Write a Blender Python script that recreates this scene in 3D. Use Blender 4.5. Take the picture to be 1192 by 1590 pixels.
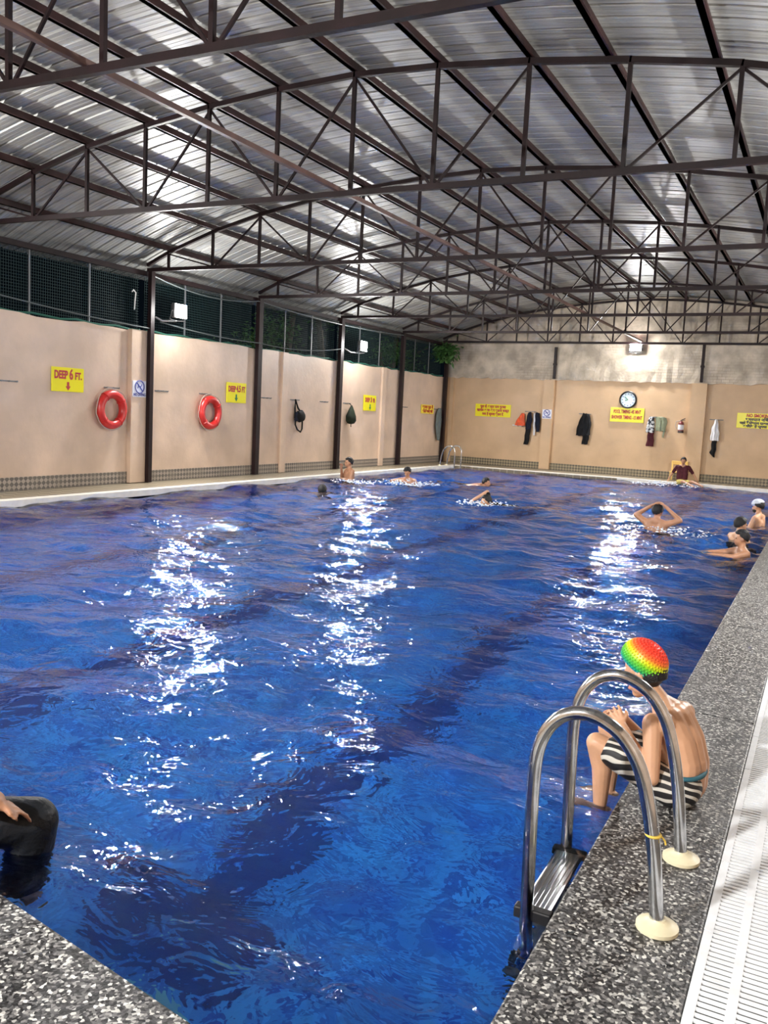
import bpy, bmesh, math, random
import numpy as np
from mathutils import Vector, Matrix

for o in list(bpy.data.objects):
    bpy.data.objects.remove(o)
S = bpy.context.scene
COL = S.collection
random.seed(7)
PI = math.pi
WZ = -0.08            # water level

# ------------------------------------------------------------------ camera
cam_d = bpy.data.cameras.new('camera')
cam_d.sensor_fit = 'HORIZONTAL'
cam_d.sensor_width = 36.0
cam_d.lens = 1341.75 / 1192 * 36.0
cam_d.clip_start = 0.05
cam = bpy.data.objects.new('camera', cam_d)
COL.objects.link(cam)
_y, _p, _r = 0.46853519, 0.11382684, 0.04943865
_F = Vector((-math.sin(_y) * math.cos(_p), math.cos(_y) * math.cos(_p), -math.sin(_p)))
_R = Vector((math.cos(_y), math.sin(_y), 0))
_U = _R.cross(_F)
_R2 = math.cos(_r) * _R + math.sin(_r) * _U
_U2 = -math.sin(_r) * _R + math.cos(_r) * _U
cam.matrix_world = Matrix(((_R2.x, _U2.x, -_F.x, 0), (_R2.y, _U2.y, -_F.y, 0), (_R2.z, _U2.z, -_F.z, 1.58), (0, 0, 0, 1)))
S.camera = cam

# ------------------------------------------------------------------ world (night) and exposure
w = bpy.data.worlds.new('night')
S.world = w
w.use_nodes = True
w.node_tree.nodes['Background'].inputs[0].default_value = (0.012, 0.022, 0.035, 1)
w.node_tree.nodes['Background'].inputs[1].default_value = 0.08
S.view_settings.view_transform = 'Standard'
S.view_settings.look = 'None'
S.view_settings.gamma = 1
S.view_settings.use_curve_mapping = False
S.view_settings.exposure = 0.9
S.cycles.use_denoising = True
S.cycles.caustics_reflective = False
S.cycles.caustics_refractive = True
S.cycles.max_bounces = 8
S.cycles.diffuse_bounces = 4
S.cycles.glossy_bounces = 3
S.cycles.transmission_bounces = 5
S.cycles.transparent_max_bounces = 8
S.cycles.sample_clamp_indirect = 60.0

LAMP_W = 420.0        # flood light power

# ------------------------------------------------------------------ materials
MATS = {}


def mat(name, col, rough=0.6, metal=0.0, var=0.0, vscale=4.0, vstretch=(1, 1, 1), bump=0.0, bscale=20.0,
        col2=None, spec=0.5, emit=None, estr=0.0, rnd=0.0, coat=0.0):
    if name in MATS:
        return MATS[name]
    m = bpy.data.materials.new(name)
    m.use_nodes = True
    nt = m.node_tree
    b = nt.nodes['Principled BSDF']
    b.inputs['Base Color'].default_value = (*col, 1)
    b.inputs['Roughness'].default_value = rough
    b.inputs['Metallic'].default_value = metal
    b.inputs['Specular IOR Level'].default_value = spec
    b.inputs['Coat Weight'].default_value = coat
    L = nt.links.new
    if emit:
        b.inputs['Emission Color'].default_value = (*emit, 1)
        b.inputs['Emission Strength'].default_value = estr
    tc = nt.nodes.new('ShaderNodeTexCoord')
    mp = nt.nodes.new('ShaderNodeMapping')
    mp.inputs['Scale'].default_value = vstretch
    geo = nt.nodes.new('ShaderNodeNewGeometry')
    L(geo.outputs['Position'], mp.inputs['Vector'])
    if var > 0 or col2:
        n = nt.nodes.new('ShaderNodeTexNoise')
        n.inputs['Scale'].default_value = vscale
        n.inputs['Detail'].default_value = 5
        L(mp.outputs[0], n.inputs['Vector'])
        r = nt.nodes.new('ShaderNodeValToRGB')
        c2 = col2 or tuple(c * (1 - var) for c in col)
        c1 = col if col2 else tuple(min(1, c * (1 + var * .5)) for c in col)
        r.color_ramp.elements[0].position = 0.35
        r.color_ramp.elements[1].position = 0.68
        r.color_ramp.elements[0].color = (*c2, 1)
        r.color_ramp.elements[1].color = (*c1, 1)
        L(n.outputs['Fac'], r.inputs[0])
        out = r.outputs[0]
        if rnd > 0:
            oi = nt.nodes.new('ShaderNodeObjectInfo')
            hs = nt.nodes.new('ShaderNodeHueSaturation')
            mr = nt.nodes.new('ShaderNodeMapRange')
            mr.inputs['To Min'].default_value = 1 - rnd
            mr.inputs['To Max'].default_value = 1 + rnd
            L(oi.outputs['Random'], mr.inputs['Value'])
            L(mr.outputs[0], hs.inputs['Value'])
            L(out, hs.inputs['Color'])
            out = hs.outputs[0]
        L(out, b.inputs['Base Color'])
    if bump > 0:
        n2 = nt.nodes.new('ShaderNodeTexNoise')
        n2.inputs['Scale'].default_value = bscale
        n2.inputs['Detail'].default_value = 6
        L(geo.outputs['Position'], n2.inputs['Vector'])
        bp = nt.nodes.new('ShaderNodeBump')
        bp.inputs['Strength'].default_value = bump
        bp.inputs['Distance'].default_value = 0.02
        L(n2.outputs['Fac'], bp.inputs['Height'])
        L(bp.outputs[0], b.inputs['Normal'])
    MATS[name] = m
    return m


def nodes_of(m):
    nt = m.node_tree
    return nt, nt.nodes, nt.links.new, nt.nodes['Principled BSDF']


mat('maroon_steel', (0.013, 0.0045, 0.0055), 0.5, 0.0, 0.45, 3.0, bump=0.08, bscale=30, spec=0.25)
mat('purlin_steel', (0.036, 0.014, 0.014), 0.5, 0.0, 0.5, 2.5, bump=0.1, bscale=25, spec=0.3)
mat('tie_steel', (0.115, 0.062, 0.052), 0.45, 0.0, 0.4, 3)
mat('roof_sheet', (0.36, 0.36, 0.34), 0.42, 0.12, 0.30, 2.2, (0.3, 12.0, 1.0), 0.04, 40, rnd=0.10, spec=0.4)
mat('plaster', (0.62, 0.465, 0.35), 0.36, 0.0, 0.16, 1.3, bump=0.22, bscale=9, spec=0.45)
mat('plaster_far', (0.58, 0.395, 0.235), 0.55, 0.0, 0.14, 1.1, bump=0.15, bscale=9)
mat('gable', (0.55, 0.47, 0.37), 0.85, 0.0, 0.35, 2.2, bump=0.6, bscale=14)
mat('white_trim', (0.80, 0.77, 0.70), 0.35, 0, 0.08, 6)
mat('chrome', (0.62, 0.63, 0.64), 0.16, 1.0, 0.25, 14)
mat('dull_steel', (0.42, 0.43, 0.44), 0.28, 1.0)
mat('cream_plastic', (0.78, 0.72, 0.50), 0.4, 0, 0.1, 10)
mat('black_plastic', (0.012, 0.012, 0.014), 0.4)
mat('white_plastic', (0.84, 0.87, 0.90), 0.35, 0, 0.06, 20)
mat('drain_dark', (0.02, 0.022, 0.024), 0.8)
mat('yellow_sign', (0.80, 0.72, 0.012), 0.25, coat=0.3)
mat('yellow_sign_warm', (0.85, 0.68, 0.05), 0.35)
mat('red_ink', (0.42, 0.015, 0.02), 0.5)
mat('green_ink', (0.01, 0.16, 0.04), 0.5)
mat('dark_ink', (0.05, 0.04, 0.03), 0.5)
mat('blue_ink', (0.06, 0.07, 0.28), 0.5)
mat('white_sign', (0.72, 0.74, 0.82), 0.3)
mat('ring_red', (0.52, 0.022, 0.02), 0.35, 0, 0.15, 8)
mat('rope', (0.42, 0.35, 0.30), 0.8)
mat('yellow_rope', (0.70, 0.50, 0.08), 0.7)
mat('wire', (0.10, 0.12, 0.12), 0.5)
mat('net', (0.012, 0.035, 0.034), 0.7)
mat('net_edge', (0.02, 0.12, 0.085), 0.7)
mat('grey_pipe', (0.16, 0.17, 0.18), 0.45, 0.3)
mat('cable_white', (0.6, 0.6, 0.6), 0.5)
mat('lamp_body', (0.12, 0.12, 0.125), 0.4, 0.5)
mat('lamp_face', (0.9, 0.9, 0.9), 0.3, emit=(1.0, 0.98, 0.94), estr=30)
mat('leaf', (0.05, 0.15, 0.03), 0.6, 0, 0.5, 5)
mat('bark', (0.10, 0.075, 0.055), 0.9, 0, 0.4, 8)
mat('night_ground', (0.02, 0.022, 0.018), 0.9)
mat('skin_fair', (0.60, 0.335, 0.20), 0.42, 0, 0.10, 9)
mat('skin_mid', (0.46, 0.235, 0.135), 0.42, 0, 0.10, 9)
mat('skin_dark', (0.34, 0.165, 0.095), 0.42, 0, 0.10, 9)
mat('hair', (0.003, 0.0028, 0.004), 0.55, 0, 0.3, 60, bump=0.5, bscale=120)
mat('eye', (0.015, 0.012, 0.01), 0.2)
mat('lip', (0.36, 0.13, 0.10), 0.45)
mat('nail', (0.66, 0.42, 0.32), 0.35)
mat('black_cloth', (0.004, 0.0045, 0.006), 0.7, 0, 0.3, 12, spec=0.2)
mat('navy_cloth', (0.006, 0.009, 0.022), 0.7, 0, 0.3, 12, spec=0.2)
mat('charcoal_cloth', (0.014, 0.016, 0.02), 0.45, 0, 0.35, 10, bump=0.5, bscale=22, spec=0.2)
mat('maroon_cloth', (0.075, 0.014, 0.022), 0.7, 0, 0.3, 12, spec=0.2)
mat('orange_cloth', (0.72, 0.085, 0.015), 0.6, 0, 0.3, 9)
mat('white_cloth', (0.70, 0.70, 0.72), 0.7, 0, 0.15, 9)
mat('sage_cloth', (0.26, 0.29, 0.19), 0.8, 0, 0.2, 9)
mat('grey_cloth', (0.13, 0.16, 0.16), 0.85, 0, 0.2, 9)
mat('olive_cloth', (0.012, 0.019, 0.010), 0.75, 0, 0.3, 9, spec=0.2)
mat('yellow_cloth', (0.50, 0.40, 0.10), 0.7, 0, 0.2, 9)
mat('teal_cloth', (0.02, 0.11, 0.15), 0.7)
mat('chair_yellow', (0.75, 0.50, 0.14), 0.4)
mat('white_cap', (0.62, 0.68, 0.76), 0.35, 0, 0.1, 12)
mat('ext_red', (0.16, 0.03, 0.03), 0.35)
mat('clock_face', (0.62, 0.76, 0.80), 0.3)
mat('foam', (0.86, 0.92, 0.98), 0.3)

# speckled granite coping
m = mat('granite', (0.1, 0.1, 0.1), 0.42, bump=0.25, bscale=70)
nt, N, L, b = nodes_of(m)
geo = N.new('ShaderNodeNewGeometry')
v = N.new('ShaderNodeTexVoronoi'); v.inputs['Scale'].default_value = 105
L(geo.outputs['Position'], v.inputs['Vector'])
sx = N.new('ShaderNodeSeparateColor'); L(v.outputs['Color'], sx.inputs[0])
r = N.new('ShaderNodeValToRGB')
r.color_ramp.interpolation = 'LINEAR'
els = r.color_ramp.elements
els[0].position = 0.18; els[0].color = (0.006, 0.006, 0.007, 1)
els[1].position = 0.98; els[1].color = (0.62, 0.62, 0.58, 1)
e = els.new(0.5); e.color = (0.045, 0.044, 0.046, 1)
e = els.new(0.8); e.color = (0.19, 0.185, 0.18, 1)
L(sx.outputs[0], r.inputs[0])
L(r.outputs[0], b.inputs['Base Color'])

# patterned deck tile and skirting tile
def tile_mat(name, axis, c1, c2, c3, s):
    m = mat(name, c1, 0.4)
    nt, N, L, b = nodes_of(m)
    geo = N.new('ShaderNodeNewGeometry')
    sp = N.new('ShaderNodeSeparateXYZ'); L(geo.outputs['Position'], sp.inputs[0])
    cb = N.new('ShaderNodeCombineXYZ')
    A, B = axis
    L(sp.outputs[A], cb.inputs[0]); L(sp.outputs[B], cb.inputs[1])
    mp = N.new('ShaderNodeMapping'); mp.inputs['Rotation'].default_value = (0, 0, PI / 4)
    L(cb.outputs[0], mp.inputs['Vector'])
    ck = N.new('ShaderNodeTexChecker'); ck.inputs['Scale'].default_value = s
    ck.inputs['Color1'].default_value = (*c1, 1); ck.inputs['Color2'].default_value = (*c2, 1)
    L(mp.outputs[0], ck.inputs['Vector'])
    n = N.new('ShaderNodeTexNoise'); n.inputs['Scale'].default_value = 3.0; n.inputs['Detail'].default_value = 6
    L(geo.outputs['Position'], n.inputs['Vector'])
    mx = N.new('ShaderNodeMix'); mx.data_type = 'RGBA'
    mr = N.new('ShaderNodeMapRange'); mr.inputs['From Min'].default_value = 0.45; mr.inputs['From Max'].default_value = 0.75
    mr.inputs['To Max'].default_value = 0.7
    L(n.outputs['Fac'], mr.inputs['Value']); L(mr.outputs[0], mx.inputs['Factor'])
    L(ck.outputs['Color'], mx.inputs['A']); mx.inputs['B'].default_value = (*c3, 1)
    L(mx.outputs['Result'], b.inputs['Base Color'])
    return m
tile_mat('deck_tile', (0, 1), (0.30, 0.25, 0.17), (0.15, 0.12, 0.08), (0.22, 0.20, 0.15), 6)
tile_mat('skirt_y', (1, 2), (0.34, 0.29, 0.24), (0.11, 0.095, 0.085), (0.20, 0.175, 0.14), 15)
tile_mat('skirt_x', (0, 2), (0.32, 0.26, 0.16), (0.10, 0.085, 0.06), (0.19, 0.16, 0.10), 15)

# blue pool lining: mosaic of near blues
m = mat('pool_tile', (0.02, 0.12, 0.5), 0.35)
nt, N, L, b = nodes_of(m)
geo = N.new('ShaderNodeNewGeometry')
br = N.new('ShaderNodeTexVoronoi'); br.distance = 'CHEBYCHEV'; br.inputs['Scale'].default_value = 9; br.inputs['Randomness'].default_value = 0.0
L(geo.outputs['Position'], br.inputs['Vector'])
sc_ = N.new('ShaderNodeSeparateColor'); L(br.outputs['Color'], sc_.inputs[0])
r = N.new('ShaderNodeValToRGB'); els = r.color_ramp.elements
els[0].color = (0.002, 0.075, 0.52, 1); els[1].color = (0.03, 0.30, 0.88, 1)
L(sc_.outputs[0], r.inputs[0]); L(r.outputs[0], b.inputs['Base Color'])
mat('lane_tile', (0.004, 0.035, 0.25), 0.35)
mat('pale_tile', (0.10, 0.42, 0.66), 0.35)

# gable brick: whitewashed courses
m = MATS['gable']
nt, N, L, b = nodes_of(m)
geo = [n for n in N if n.type == 'NEW_GEOMETRY'][0]
sp = N.new('ShaderNodeSeparateXYZ'); L(geo.outputs['Position'], sp.inputs[0])
cb = N.new('ShaderNodeCombineXYZ'); L(sp.outputs[0], cb.inputs[0]); L(sp.outputs[2], cb.inputs[1])
bk = N.new('ShaderNodeTexBrick'); bk.inputs['Scale'].default_value = 1.0
bk.inputs['Brick Width'].default_value = 0.23; bk.inputs['Row Height'].default_value = 0.085; bk.inputs['Mortar Size'].default_value = 0.006; bk.inputs['Mortar Smooth'].default_value = 0.6
L(cb.outputs[0], bk.inputs['Vector'])
old = b.inputs['Base Color'].links[0].from_socket
bk.inputs['Mortar'].default_value = (0.24, 0.19, 0.15, 1)
L(old, bk.inputs['Color1'])
hs = N.new('ShaderNodeHueSaturation'); hs.inputs['Value'].default_value = 0.82; L(old, hs.inputs['Color']); L(hs.outputs[0], bk.inputs['Color2'])
n = N.new('ShaderNodeTexNoise'); n.inputs['Scale'].default_value = 0.7; n.inputs['Detail'].default_value = 4; L(geo.outputs['Position'], n.inputs['Vector'])
mr = N.new('ShaderNodeMapRange'); mr.inputs['From Min'].default_value = 0.48; mr.inputs['From Max'].default_value = 0.66; L(n.outputs['Fac'], mr.inputs['Value'])
mx = N.new('ShaderNodeMix'); mx.data_type = 'RGBA'; L(mr.outputs[0], mx.inputs['Factor']); L(old, mx.inputs['A']); L(bk.outputs['Color'], mx.inputs['B'])
L(mx.outputs['Result'], b.inputs['Base Color'])

# zebra shorts of the boy: white wavy stripes on black
m = mat('zebra_cloth', (0.01, 0.01, 0.012), 0.6)
nt, N, L, b = nodes_of(m)
tc = N.new('ShaderNodeTexCoord')
wv = N.new('ShaderNodeTexWave'); wv.wave_type = 'BANDS'; wv.bands_direction = 'DIAGONAL'
wv.inputs['Scale'].default_value = 11.0; wv.inputs['Distortion'].default_value = 5.0; wv.inputs['Detail'].default_value = 1.0
wv.inputs['Detail Scale'].default_value = 0.7
mp = N.new('ShaderNodeMapping'); mp.inputs['Rotation'].default_value = (0.2, 0.9, 0.35)
L(tc.outputs['Object'], mp.inputs['Vector']); L(mp.outputs[0], wv.inputs['Vector'])
r = N.new('ShaderNodeValToRGB'); r.color_ramp.elements[0].position = 0.62; r.color_ramp.elements[1].position = 0.76
r.color_ramp.elements[0].color = (0.008, 0.008, 0.010, 1); r.color_ramp.elements[1].color = (0.62, 0.60, 0.54, 1)
L(wv.outputs['Color'], r.inputs[0]); L(r.outputs[0], b.inputs['Base Color'])

# rainbow swim cap, colour bands along the cap's own axis
m = mat('rainbow_cap', (0.8, 0.1, 0.05), 0.4)
nt, N, L, b = nodes_of(m)
tc = N.new('ShaderNodeTexCoord')
sp = N.new('ShaderNodeSeparateXYZ'); L(tc.outputs['Object'], sp.inputs[0])
mr = N.new('ShaderNodeMapRange'); mr.inputs['From Min'].default_value = -0.085; mr.inputs['From Max'].default_value = 0.095
L(sp.outputs[2], mr.inputs['Value'])
r = N.new('ShaderNodeValToRGB'); els = r.color_ramp.elements
els[0].position = 0.0; els[0].color = (0.02, 0.16, 0.42, 1)
els[1].position = 1.0; els[1].color = (0.85, 0.045, 0.03, 1)
for p_, c_ in ((0.22, (0.01, 0.22, 0.60)), (0.36, (0.01, 0.36, 0.10)), (0.52, (0.16, 0.55, 0.02)), (0.64, (0.66, 0.68, 0.01)), (0.74, (0.86, 0.20, 0.03)), (0.84, (0.88, 0.07, 0.035))):
    e = els.new(p_); e.color = (*c_, 1)
L(mr.outputs[0], r.inputs[0]); L(r.outputs[0], b.inputs['Base Color'])

# patterned shirt
m = mat('pattern_cloth', (0.4, 0.42, 0.45), 0.7)
nt, N, L, b = nodes_of(m)
tc = N.new('ShaderNodeTexCoord'); n = N.new('ShaderNodeTexNoise'); n.inputs['Scale'].default_value = 16; n.inputs['Detail'].default_value = 1
L(tc.outputs['Object'], n.inputs['Vector'])
r = N.new('ShaderNodeValToRGB'); r.color_ramp.elements[0].position = 0.47; r.color_ramp.elements[1].position = 0.53
r.color_ramp.elements[0].color = (0.03, 0.035, 0.05, 1); r.color_ramp.elements[1].color = (0.62, 0.64, 0.66, 1)
L(n.outputs['Fac'], r.inputs[0]); L(r.outputs[0], b.inputs['Base Color'])

# water
m = bpy.data.materials.new('water'); m.use_nodes = True; MATS['water'] = m
nt = m.node_tree; N = nt.nodes; L = nt.links.new
N.remove(N['Principled BSDF'])
out = N['Material Output']
geo = N.new('ShaderNodeNewGeometry')
mp = N.new('ShaderNodeMapping'); mp.inputs['Scale'].default_value = (1.0, 1.25, 1.0); L(geo.outputs['Position'], mp.inputs['Vector'])
n1 = N.new('ShaderNodeTexNoise'); n1.inputs['Scale'].default_value = 4.2; n1.inputs['Detail'].default_value = 3; n1.inputs['Distortion'].default_value = 0.6
L(mp.outputs[0], n1.inputs['Vector'])
bp = N.new('ShaderNodeBump'); bp.inputs['Strength'].default_value = 1.0; bp.inputs['Distance'].default_value = 0.029
n2 = N.new('ShaderNodeTexNoise'); n2.inputs['Scale'].default_value = 13.0; n2.inputs['Detail'].default_value = 2; n2.inputs['Distortion'].default_value = 0.8
L(mp.outputs[0], n2.inputs['Vector'])
ma = N.new('ShaderNodeMath'); ma.operation = 'MULTIPLY_ADD'; ma.inputs[1].default_value = 0.10
L(n2.outputs['Fac'], ma.inputs[0]); L(n1.outputs['Fac'], ma.inputs[2])
L(ma.outputs[0], bp.inputs['Height'])
fr = N.new('ShaderNodeFresnel'); fr.inputs['IOR'].default_value = 1.33; L(bp.outputs[0], fr.inputs['Normal'])
tr = N.new('ShaderNodeBsdfTransparent'); tr.inputs[0].default_value = (0.90, 0.97, 1.0, 1)
rf = N.new('ShaderNodeBsdfRefraction'); rf.inputs['IOR'].default_value = 1.33; rf.inputs['Roughness'].default_value = 0.0
rf.inputs['Color'].default_value = (0.90, 0.97, 1.0, 1); L(bp.outputs[0], rf.inputs['Normal'])
gl = N.new('ShaderNodeBsdfGlossy'); gl.inputs['Roughness'].default_value = 0.022; L(bp.outputs[0], gl.inputs['Normal'])
mx1 = N.new('ShaderNodeMixShader'); mx1.inputs[0].default_value = 0.92; L(tr.outputs[0], mx1.inputs[1]); L(rf.outputs[0], mx1.inputs[2])
mx2 = N.new('ShaderNodeMixShader'); L(fr.outputs[0], mx2.inputs[0]); L(mx1.outputs[0], mx2.inputs[1]); L(gl.outputs[0], mx2.inputs[2])
L(mx2.outputs[0], out.inputs['Surface'])

# ------------------------------------------------------------------ mesh helpers
def tag(o, label=None, cat=None, group=None, kind=None):
    if label: o['label'] = label
    if cat: o['category'] = cat
    if group: o['group'] = group
    if kind: o['kind'] = kind
    return o


def thing(name, label, cat, loc=(0, 0, 0), rz=0.0, group=None):
    o = bpy.data.objects.new(name, None)
    o.empty_display_size = 0.1
    COL.objects.link(o)
    o.location = loc
    o.rotation_euler = (0, 0, rz)
    return tag(o, label, cat, group)


def link(name, me, parent=None, loc=None):
    o = bpy.data.objects.new(name, me)
    COL.objects.link(o)
    o.parent = parent
    if loc is not None:
        o.location = loc
    return o


class MB:
    def __init__(self):
        self.v = []; self.f = []

    def add(self, vs, fs):
        k = len(self.v)
        self.v.extend([tuple(p) for p in vs])
        self.f.extend([tuple(i + k for i in f) for f in fs])
        return self

    def box(self, a, b):
        x0, y0, z0 = a; x1, y1, z1 = b
        return self.add([(x0, y0, z0), (x1, y0, z0), (x1, y1, z0), (x0, y1, z0), (x0, y0, z1), (x1, y0, z1), (x1, y1, z1), (x0, y1, z1)],
                        [(0, 3, 2, 1), (4, 5, 6, 7), (0, 1, 5, 4), (1, 2, 6, 5), (2, 3, 7, 6), (3, 0, 4, 7)])

    def bbox(self, a, b, bev=0.01):
        """box with its vertical and horizontal edges bevelled"""
        bm = bmesh.new()
        bmesh.ops.create_cube(bm, size=1)
        for v_ in bm.verts:
            v_.co = Vector([(a[i] + b[i]) / 2 + v_.co[i] * (b[i] - a[i]) for i in range(3)])
        bmesh.ops.bevel(bm, geom=bm.edges[:], offset=bev, segments=2, affect='EDGES', profile=0.5)
        bm.verts.index_update()
        self.add([v_.co for v_ in bm.verts], [[v_.index for v_ in f.verts] for f in bm.faces])
        bm.free()
        return self

    def bar(self, a, b, wd, ht, up=(0, 0, 1)):
        """square tube between two points"""
        a = Vector(a); b = Vector(b); d = (b - a).normalized()
        up = Vector(up)
        if abs(d.dot(up)) > 0.98:
            up = Vector((0, 1, 0))
        s = d.cross(up).normalized(); u = s.cross(d)
        vs = []
        for p in (a, b):
            for i, j in ((-1, -1), (1, -1), (1, 1), (-1, 1)):
                vs.append(p + s * (i * wd / 2) + u * (j * ht / 2))
        return self.add(vs, [(0, 1, 2, 3), (7, 6, 5, 4), (0, 4, 5, 1), (1, 5, 6, 2), (2, 6, 7, 3), (3, 7, 4, 0)])

    def tube(self, pts, r, n=10, closed=False, caps=True):
        pts = [Vector(p) for p in pts]
        R = r if hasattr(r, '__len__') else [r] * len(pts)
        m_ = len(pts)
        ref = None
        vs = []; fs = []
        for i, p in enumerate(pts):
            if closed:
                d = (pts[(i + 1) % m_] - pts[i - 1]).normalized()
            else:
                d = (pts[min(i + 1, m_ - 1)] - pts[max(i - 1, 0)]).normalized()
            if ref is None:
                ref = Vector((0, 0, 1)) if abs(d.z) < 0.9 else Vector((1, 0, 0))
            s = d.cross(ref)
            if s.length < 1e-4:
                s = d.cross(Vector((0, 1, 0.3)))
            s.normalize(); u = s.cross(d).normalized(); ref = u
            for k in range(n):
                a = 2 * PI * k / n
                vs.append(p + (s * math.cos(a) + u * math.sin(a)) * R[i])
        rng = m_ if closed else m_ - 1
        for i in range(rng):
            j = (i + 1) % m_
            for k in range(n):
                k2 = (k + 1) % n
                fs.append((i * n + k, j * n + k, j * n + k2, i * n + k2))
        if caps and not closed:
            fs.append(tuple(range(n))); fs.append(tuple((m_ - 1) * n + k for k in reversed(range(n))))
        return self.add(vs, fs)

    def ell(self, c, r, rot=None, nu=16, nv=10, fn=None):
        c = Vector(c); vs = []; fs = []
        rot = rot or Matrix.Identity(3)
        for j in range(nv + 1):
            t = PI * j / nv
            for i in range(nu):
                a = 2 * PI * i / nu
                p = Vector((math.sin(t) * math.cos(a), math.sin(t) * math.sin(a), math.cos(t)))
                k = fn(p) if fn else 1.0
                vs.append(c + rot @ Vector((p.x * r[0] * k, p.y * r[1] * k, p.z * r[2] * k)))
        for j in range(nv):
            for i in range(nu):
                i2 = (i + 1) % nu
                fs.append((j * nu + i, (j + 1) * nu + i, (j + 1) * nu + i2, j * nu + i2))
        return self.add(vs, fs)

    def cap(self, a, ra, b, rb, n=12):
        """tapered capsule"""
        a = Vector(a); b = Vector(b); d = b - a
        if d.length < 1e-5:
            return self.ell(a, (ra, ra, ra), nu=n, nv=8)
        d.normalize()
        pts = []; rs = []
        for k in range(5):
            t = PI / 2 * k / 4
            pts.append(a - d * (ra * math.cos(t))); rs.append(max(ra * math.sin(t), ra * 0.02))
        for k in range(5):
            t = PI / 2 * k / 4
            pts.append(b + d * (rb * math.sin(t))); rs.append(max(rb * math.cos(t), rb * 0.02))
        return self.tube(pts, rs, n)

    def lathe(self, prof, c=(0, 0, 0), axis='z', n=20):
        vs = []; fs = []
        for (r, z) in prof:
            for k in range(n):
                a = 2 * PI * k / n
                p = (r * math.cos(a), r * math.sin(a), z)
                if axis == 'x': p = (z, p[0], p[1])
                if axis == 'y': p = (p[0], z, p[1])
                vs.append((c[0] + p[0], c[1] + p[1], c[2] + p[2]))
        m_ = len(prof)
        for i in range(m_ - 1):
            for k in range(n):
                k2 = (k + 1) % n
                fs.append((i * n + k, i * n + k2, (i + 1) * n + k2, (i + 1) * n + k))
        fs.append(tuple(reversed(range(n)))); fs.append(tuple((m_ - 1) * n + k for k in range(n)))
        return self.add(vs, fs)

    def prism(self, poly, d, fn):
        """poly of 2-D points extruded by d; fn maps (u, v, w) to 3-D"""
        n = len(poly)
        vs = [fn(u, v_, 0) for u, v_ in poly] + [fn(u, v_, d) for u, v_ in poly]
        fs = [tuple(range(n)), tuple(reversed(range(n, 2 * n)))]
        for i in range(n):
            j = (i + 1) % n
            fs.append((i, i + n, j + n, j))
        return self.add(vs, fs)

    def mesh(self, name, m=None, smooth=False):
        me = bpy.data.meshes.new(name)
        me.from_pydata(self.v, [], self.f)
        bm = bmesh.new(); bm.from_mesh(me)
        bmesh.ops.recalc_face_normals(bm, faces=bm.faces)
        bm.to_mesh(me); bm.free()
        if m: me.materials.append(MATS[m])
        if smooth:
            me.polygons.foreach_set('use_smooth', [True] * len(me.polygons))
            try:
                me.set_sharp_from_angle(angle=0.8)
            except Exception:
                pass
        me.update()
        return me

    def build(self, name, m, parent=None, smooth=False, world=True):
        """world=True: vertices are in world space and are moved to the parent's frame (parents carry no rotation)"""
        if parent is not None and world:
            off = Vector((0, 0, 0)); q = parent
            while q is not None:
                off += q.location; q = q.parent
            self.v = [(p[0] - off.x, p[1] - off.y, p[2] - off.z) for p in self.v]
        return link(name, self.mesh(name, m, smooth), parent)


def struct(name, mb, m, smooth=False):
    o = mb.build(name, m, None, smooth)
    o['kind'] = 'structure'
    return o


def solo(name, label, cat, mb, m, loc, group=None, smooth=False):
    """a thing that is one mesh; vertices given in world space, origin put at loc"""
    mb.v = [(p[0] - loc[0], p[1] - loc[1], p[2] - loc[2]) for p in mb.v]
    o = link(name, mb.mesh(name, m, smooth), None, loc)
    return tag(o, label, cat, group)


# ------------------------------------------------------------------ key dimensions
XL, XE, XR, XC = -12.0, -10.8, -0.634, -0.205   # left wall, left pool edge, right pool edge, outer side of right coping
X_RIGHT = 1.75
def FW(x): return 28.2 - 0.055 * (x + 12)        # far wall face
def FE(x): return 26.35 - 0.03 * (x + 10.8)      # far pool edge
def NE(x): return 1.627 - 0.166 * (x + 1.326)    # near pool edge
Y_NEAR = -2.5
TY = [1.3, 5.15, 9.0, 13.05, 16.72, 20.5, 24.3, 27.45]
CX = -5.2
_dx = [0, 1.04, 2.08, 3.12, 4.16, 5.2, 6.24, 6.85, 7.6]
_tz = [5.40, 5.36, 5.275, 5.15, 4.98, 4.73, 4.40, 4.14, 3.80]
def topz(x):
    d = abs(x - CX)
    return float(np.interp(d, _dx, _tz))
def roofz(x):
    # smoothed version of the chord line, above the purlins
    return sum(topz(x + o_) for o_ in (-0.5, -0.25, 0, 0.25, 0.5)) / 5 + 0.155

# ------------------------------------------------------------------ pool shell, decks, walls
floor = MB()
x0 = XL - 0.25
floor.box((x0, Y_NEAR, -0.25), (XE, 28.6, -0.012))                       # left deck
floor.box((XE, FE(-5), -0.25), (X_RIGHT, 28.6, -0.014))                  # far deck
floor.box((XC + 0.001, Y_NEAR, -0.4), (X_RIGHT, 28.0, -0.10))            # under the drain and right walk
floor.box((XE, Y_NEAR, -0.25), (XC, 0.8, -0.012))                        # near deck
struct('floor', floor, 'deck_tile')
fr_ = MB(); fr_.box((0.16, Y_NEAR, -0.1), (X_RIGHT, 26.0, -0.004))
struct('floor_right', fr_, 'granite')

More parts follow.
